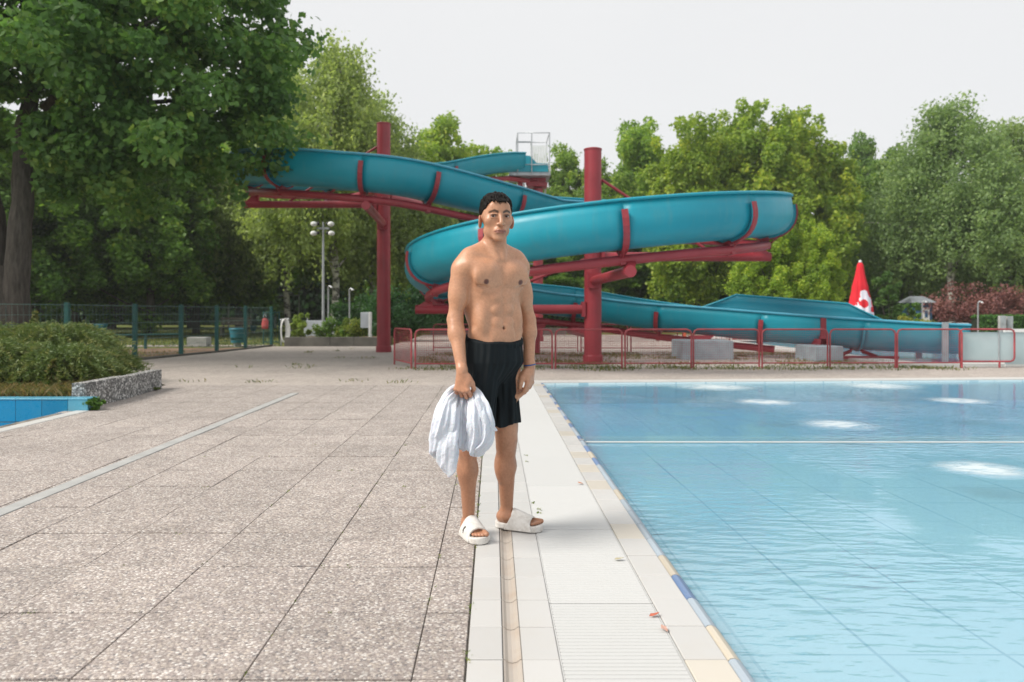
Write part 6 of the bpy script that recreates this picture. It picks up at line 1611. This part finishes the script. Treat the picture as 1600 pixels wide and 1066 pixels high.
# --- slides (sandals)
def slide_shoe(foot, name, deco=False):
    fd, sd_, ball, heel, z0 = foot
    c0 = heel.copy(); c0[2] = 0; c1 = ball.copy(); c1[2] = 0; c1 = c1 + fd * .026
    lo = np.minimum(c0, c1) - .12; hi = np.maximum(c0, c1) + .12; lo[2] = -.012; hi[2] = .14
    f = Field(lo, hi, .0032)
    def sole(X, Y, Z):
        ba = c1 - c0; L2 = float(ba @ ba); t_ = np.clip(((X - c0[0]) * ba[0] + (Y - c0[1]) * ba[1]) / L2, 0, 1)
        r = .036 + .016 * t_; r = r - .004 * np.sin(np.pi * t_); d = np.sqrt((X - c0[0] - ba[0] * t_) ** 2 + (Y - c0[1] - ba[1] * t_) ** 2) - r
        along = ((X - c0[0]) * fd[0] + (Y - c0[1]) * fd[1])
        top = .033 + .010 * np.clip(-along / .04, 0, 1) + .006 * np.clip((along - .19) / .04, 0, 1)
        zz = np.maximum(Z - top, .001 - Z); k = .008
        hh = np.maximum(k - np.abs(d - zz), 0) / k; return np.maximum(d, zz) + hh * hh * k * .25
    f.fn(lo, hi, sole)
    def strap(X, Y, Z):
        x, y = X - c1[0] + fd[0] * .053, Y - c1[1] + fd[1] * .053; a = x * fd[0] + y * fd[1]; s_ = x * sd_[0] + y * sd_[1]
        hgt = .080 - .34 * np.clip(a, -.055, .08)
        wdt = .0605 + .02 * np.clip(a, -.05, .03)
        k0 = np.sqrt((s_ / wdt) ** 2 + (np.maximum(Z - .012, 0) / hgt) ** 2 + 1e-9); d = (k0 - 1) * .045
        sh = np.abs(d + .0035) - .0035 
        back = -.055 - .035 * np.clip((.075 - Z) / .07, 0, 1) + .0 * s_
        front = .052 + .012 * np.clip((.045 - Z) / .03, 0, 1)
        return np.maximum(np.maximum(sh, back - a), np.maximum(a - front, .006 - Z))
    f.fn(lo, hi, strap, .004)
    Vv, Qq = f.mesh(); o = npmesh(name, Vv - ROOT, Qq, M['slide_foam'], man); return o, c1, fd, sd_
t = NT('white_foam'); t.set(Roughness=.5); p = t.obj(); t.l(t.ramp(t.noise(p, 30, 5, .65), [(.3, (.50, .47, .43)), (.6, (.68, .66, .63))]), t.p.inputs['Base Color']); M['slide_foam'] = t.m
s1_, c1, fd, sd_ = slide_shoe(fR, 'sandal'); slide_shoe(fL, 'sandal')
# small dark leaping-figure print on the outer side of the nearer slide
ctr = c1 - fd * .070 - sd_ * .054; ctr[2] = .046
def dec(a, z_): return tuple(ctr + fd * a + np.array([0, 0, z_]) - sd_ * (.002 - .30 * max(0, z_ + .0)) - ROOT)
mb = MB()
for pts, r_ in (([(-.002, .006), (.001, -.004)], .0042), ([(.001, -.004), (-.008, -.022)], .003), ([(.001, -.004), (.010, -.020)], .003), ([(-.001, .005), (.007, .017)], .0022), ([(-.002, .005), (-.009, .0)], .0020)):
    mb.tube([dec(*q) for q in pts], r_, 6)
mb.sphere(dec(-.001, .0115), .0036, 8, 5).sphere(dec(.010, .021), .0034, 8, 5)
mb.build('printed_figure', M['black'], s1_, world=False)
# bracelet
mb = MB(); cN = wL + (0, 0, .012)
mb.tube([tuple(cN + np.array([.0285 * math.cos(a), .0285 * math.sin(a), .004 * math.cos(a)]) - ROOT) for a in [2 * math.pi * i / 24 for i in range(24)]], .0032, 6, closed=True)
mb.build('bracelet', plain('blue_band', (.02, .09, .28), .5), man, world=False)

# --- towel: fluted folds hanging from the fist
tw_o = Vector(wR + np.array([.004, -.03, -.085]))
towel = empty('towel', tuple(tw_o), 'white towel bunched up and hanging from the hand of the man', 'towel')
t = NT('terry_cloth'); t.set(Roughness=.95); p = t.obj(); t.l(t.ramp(t.noise(p, 8, 4), [(.3, (.56, .60, .68)), (.7, (.70, .73, .79))]), t.p.inputs['Base Color']); t.p.inputs['Specular IOR Level'].default_value = .1
t.p.inputs['Sheen Weight'].default_value = .3; t.bump(t.math('ADD', t.math('MULTIPLY', t.noise(p, 260, 3, .7), .22), t.math('MULTIPLY', t.noise(p, 34, 5, .65), 2.2)), .7, .006)
t.p.inputs['Subsurface Weight'].default_value = .1; t.p.inputs['Subsurface Scale'].default_value = .01; M['towel'] = t.m
vd = []; fd_ = []
def lobe(spine, wid, dep, nf, seed, amp=.22, hemw=.015, closed_end=True, ns=110, nt_=56):
    """spine: points (px,py,Y); widths and depths along it"""
    rg_ = random.Random(seed); sp_ = catmull([U(*q) for q in spine], 400)
    idx = [sp_[int(i * (len(sp_) - 1) / (nt_ - 1))] for i in range(nt_)]
    ph = [rg_.uniform(0, 6.28) for _ in range(6)]; b0 = len(vd)
    def itp(a, t_): x = t_ * (len(a) - 1); i = min(int(x), len(a) - 2); return a[i] + (a[i + 1] - a[i]) * (x - i)
    for i, c in enumerate(idx):
        t_ = i / (nt_ - 1); tg = (idx[min(i + 1, nt_ - 1)] - idx[max(i - 1, 0)]).normalized()
        yax = Vector((.25, -.97, 0)); s_ = tg.cross(yax).normalized(); n_ = s_.cross(tg).normalized()
        W_, D_ = itp(wid, t_), itp(dep, t_); endf = 1.0
        if closed_end and t_ > .93: endf = math.sqrt(max(0.001, 1 - ((t_ - .93) / .07) ** 2))
        if t_ < .04: endf = math.sqrt(max(.001, 1 - ((.04 - t_) / .04) ** 2))
        for k in range(ns):
            a = 2 * math.pi * k / ns
            am = amp * min(1, .35 + t_ * 1.3)
            fl = 1 + am * (1 - 2 * abs(math.sin((a * nf + ph[0] + .9 * math.sin(t_ * 3 + ph[1])) / 2))) + am * .45 * math.sin(a * (nf * 2 - 1) + ph[2] + t_ * 4) + .04 * math.sin(t_ * 17 + a * 2 + ph[3]) + .035 * math.sin(t_ * 27 + a * 5 + ph[4]) * math.sin(a * 3 + ph[2]) + .03 * math.sin(t_ * 9 - a * 11 + ph[0]) + .02 * math.sin(t_ * 44 + a * 9)
            hem = hemw * math.sin(a * 2 + ph[5]) * max(0, t_ - .6) / .4 + hemw * .5 * math.sin(a * 5 + ph[1]) * max(0, t_ - .7) / .3
            vd.append(tuple(c + s_ * W_ * math.cos(a) * fl * endf + n_ * D_ * math.sin(a) * fl * endf + tg * hem))
    for i in range(nt_ - 1):
        for k in range(ns): fd_.append((b0 + i * ns + k, b0 + i * ns + (k + 1) % ns, b0 + (i + 1) * ns + (k + 1) % ns, b0 + (i + 1) * ns + k))
Yt = 3.655
lobe([(714, 608, Yt + .12), (702, 628, Yt + .05), (697, 655, Yt - .01), (690, 690, Yt - .01), (687, 712, Yt)], [.014, .034, .046, .052, .050], [.016, .034, .040, .042, .04], 5, 1, .20, .018)
lobe([(716, 628, Yt + .09), (711, 652, Yt + .02), (704, 690, Yt - .04), (700, 736, Yt - .03)], [.014, .028, .044, .052], [.015, .024, .026, .024], 3, 2, .22, .022)
lobe([(733, 608, Yt + .12), (742, 628, Yt + .05), (746, 660, Yt - .01), (746, 688, Yt), (742, 708, Yt)], [.014, .030, .042, .046, .046], [.016, .030, .036, .038, .036], 5, 3, .20, .014)
lobe([(735, 605, Yt + .12), (747, 620, Yt + .05), (757, 645, Yt - .02), (762, 668, Yt - .02), (756, 692, Yt - .02), (740, 705, Yt - .01)], [.014, .024, .030, .034, .032, .022], [.015, .024, .028, .030, .028, .02], 4, 4, .22, .008)
lobe([(744, 622, Yt - .02), (757, 650, Yt - .03), (769, 668, Yt - .03), (777, 672, Yt - .02)], [.012, .020, .017, .006], [.012, .018, .014, .006], 3, 5, .2, .002)
lobe([(724, 606, Yt + .13), (722, 640, Yt + .08), (722, 680, Yt + .04), (722, 700, Yt + .04)], [.018, .035, .05, .05], [.016, .03, .03, .03], 6, 6, .22, .012)
lobe([(716, 602, Yt + .12), (700, 615, Yt + .06), (686, 650, Yt + .02), (680, 690, Yt + .02)], [.012, .020, .028, .030], [.012, .02, .024, .024], 3, 7, .24, .018)
MB().add(vd, fd_, True).build('cloth', M['towel'], towel)

# eyes: white ball, brown iris turned to the camera
t = NT('eyeball'); t.set(Roughness=.12); p = t.obj(); sp = t.n('ShaderNodeSeparateXYZ'); t.l(p, sp.inputs[0])
rr = t.math('SQRT', t.math('ADD', t.math('MULTIPLY', sp.outputs[0], sp.outputs[0]), t.math('MULTIPLY', sp.outputs[2], sp.outputs[2])))
t.l(t.ramp(t.math('MULTIPLY', rr, 80), [(0, (.004, .003, .003)), (.20, (.006, .004, .003)), (.24, (.045, .022, .012)), (.46, (.03, .015, .009)), (.52, (.42, .38, .36)), (1, (.46, .40, .38))]), t.p.inputs['Base Color'])
for sg in (-1, 1):
    c_ = Hf(sg * .034, .0715, 1.6235); e_ = MB().sphere((0, 0, 0), .0128, 28, 18).build('eye', t.m, man, world=False)
    e_.location = tuple(c_ - ROOT)
# ------------------------------------------------------------------ thin summer haze
hz_m = bpy.data.materials.new('haze'); hz_m.use_nodes = True; t_ = hz_m.node_tree
t_.nodes.remove(t_.nodes['Principled BSDF']); pv = t_.nodes.new('ShaderNodeVolumePrincipled')
pv.inputs['Color'].default_value = (.93, .95, .97, 1); pv.inputs['Density'].default_value = .0007; pv.inputs['Anisotropy'].default_value = .2
t_.links.new(pv.outputs[0], t_.nodes['Material Output'].inputs['Volume'])
tag(MB().box(-280, 280, -60, 620, -2.5, 24).build('haze', hz_m), kind='stuff')
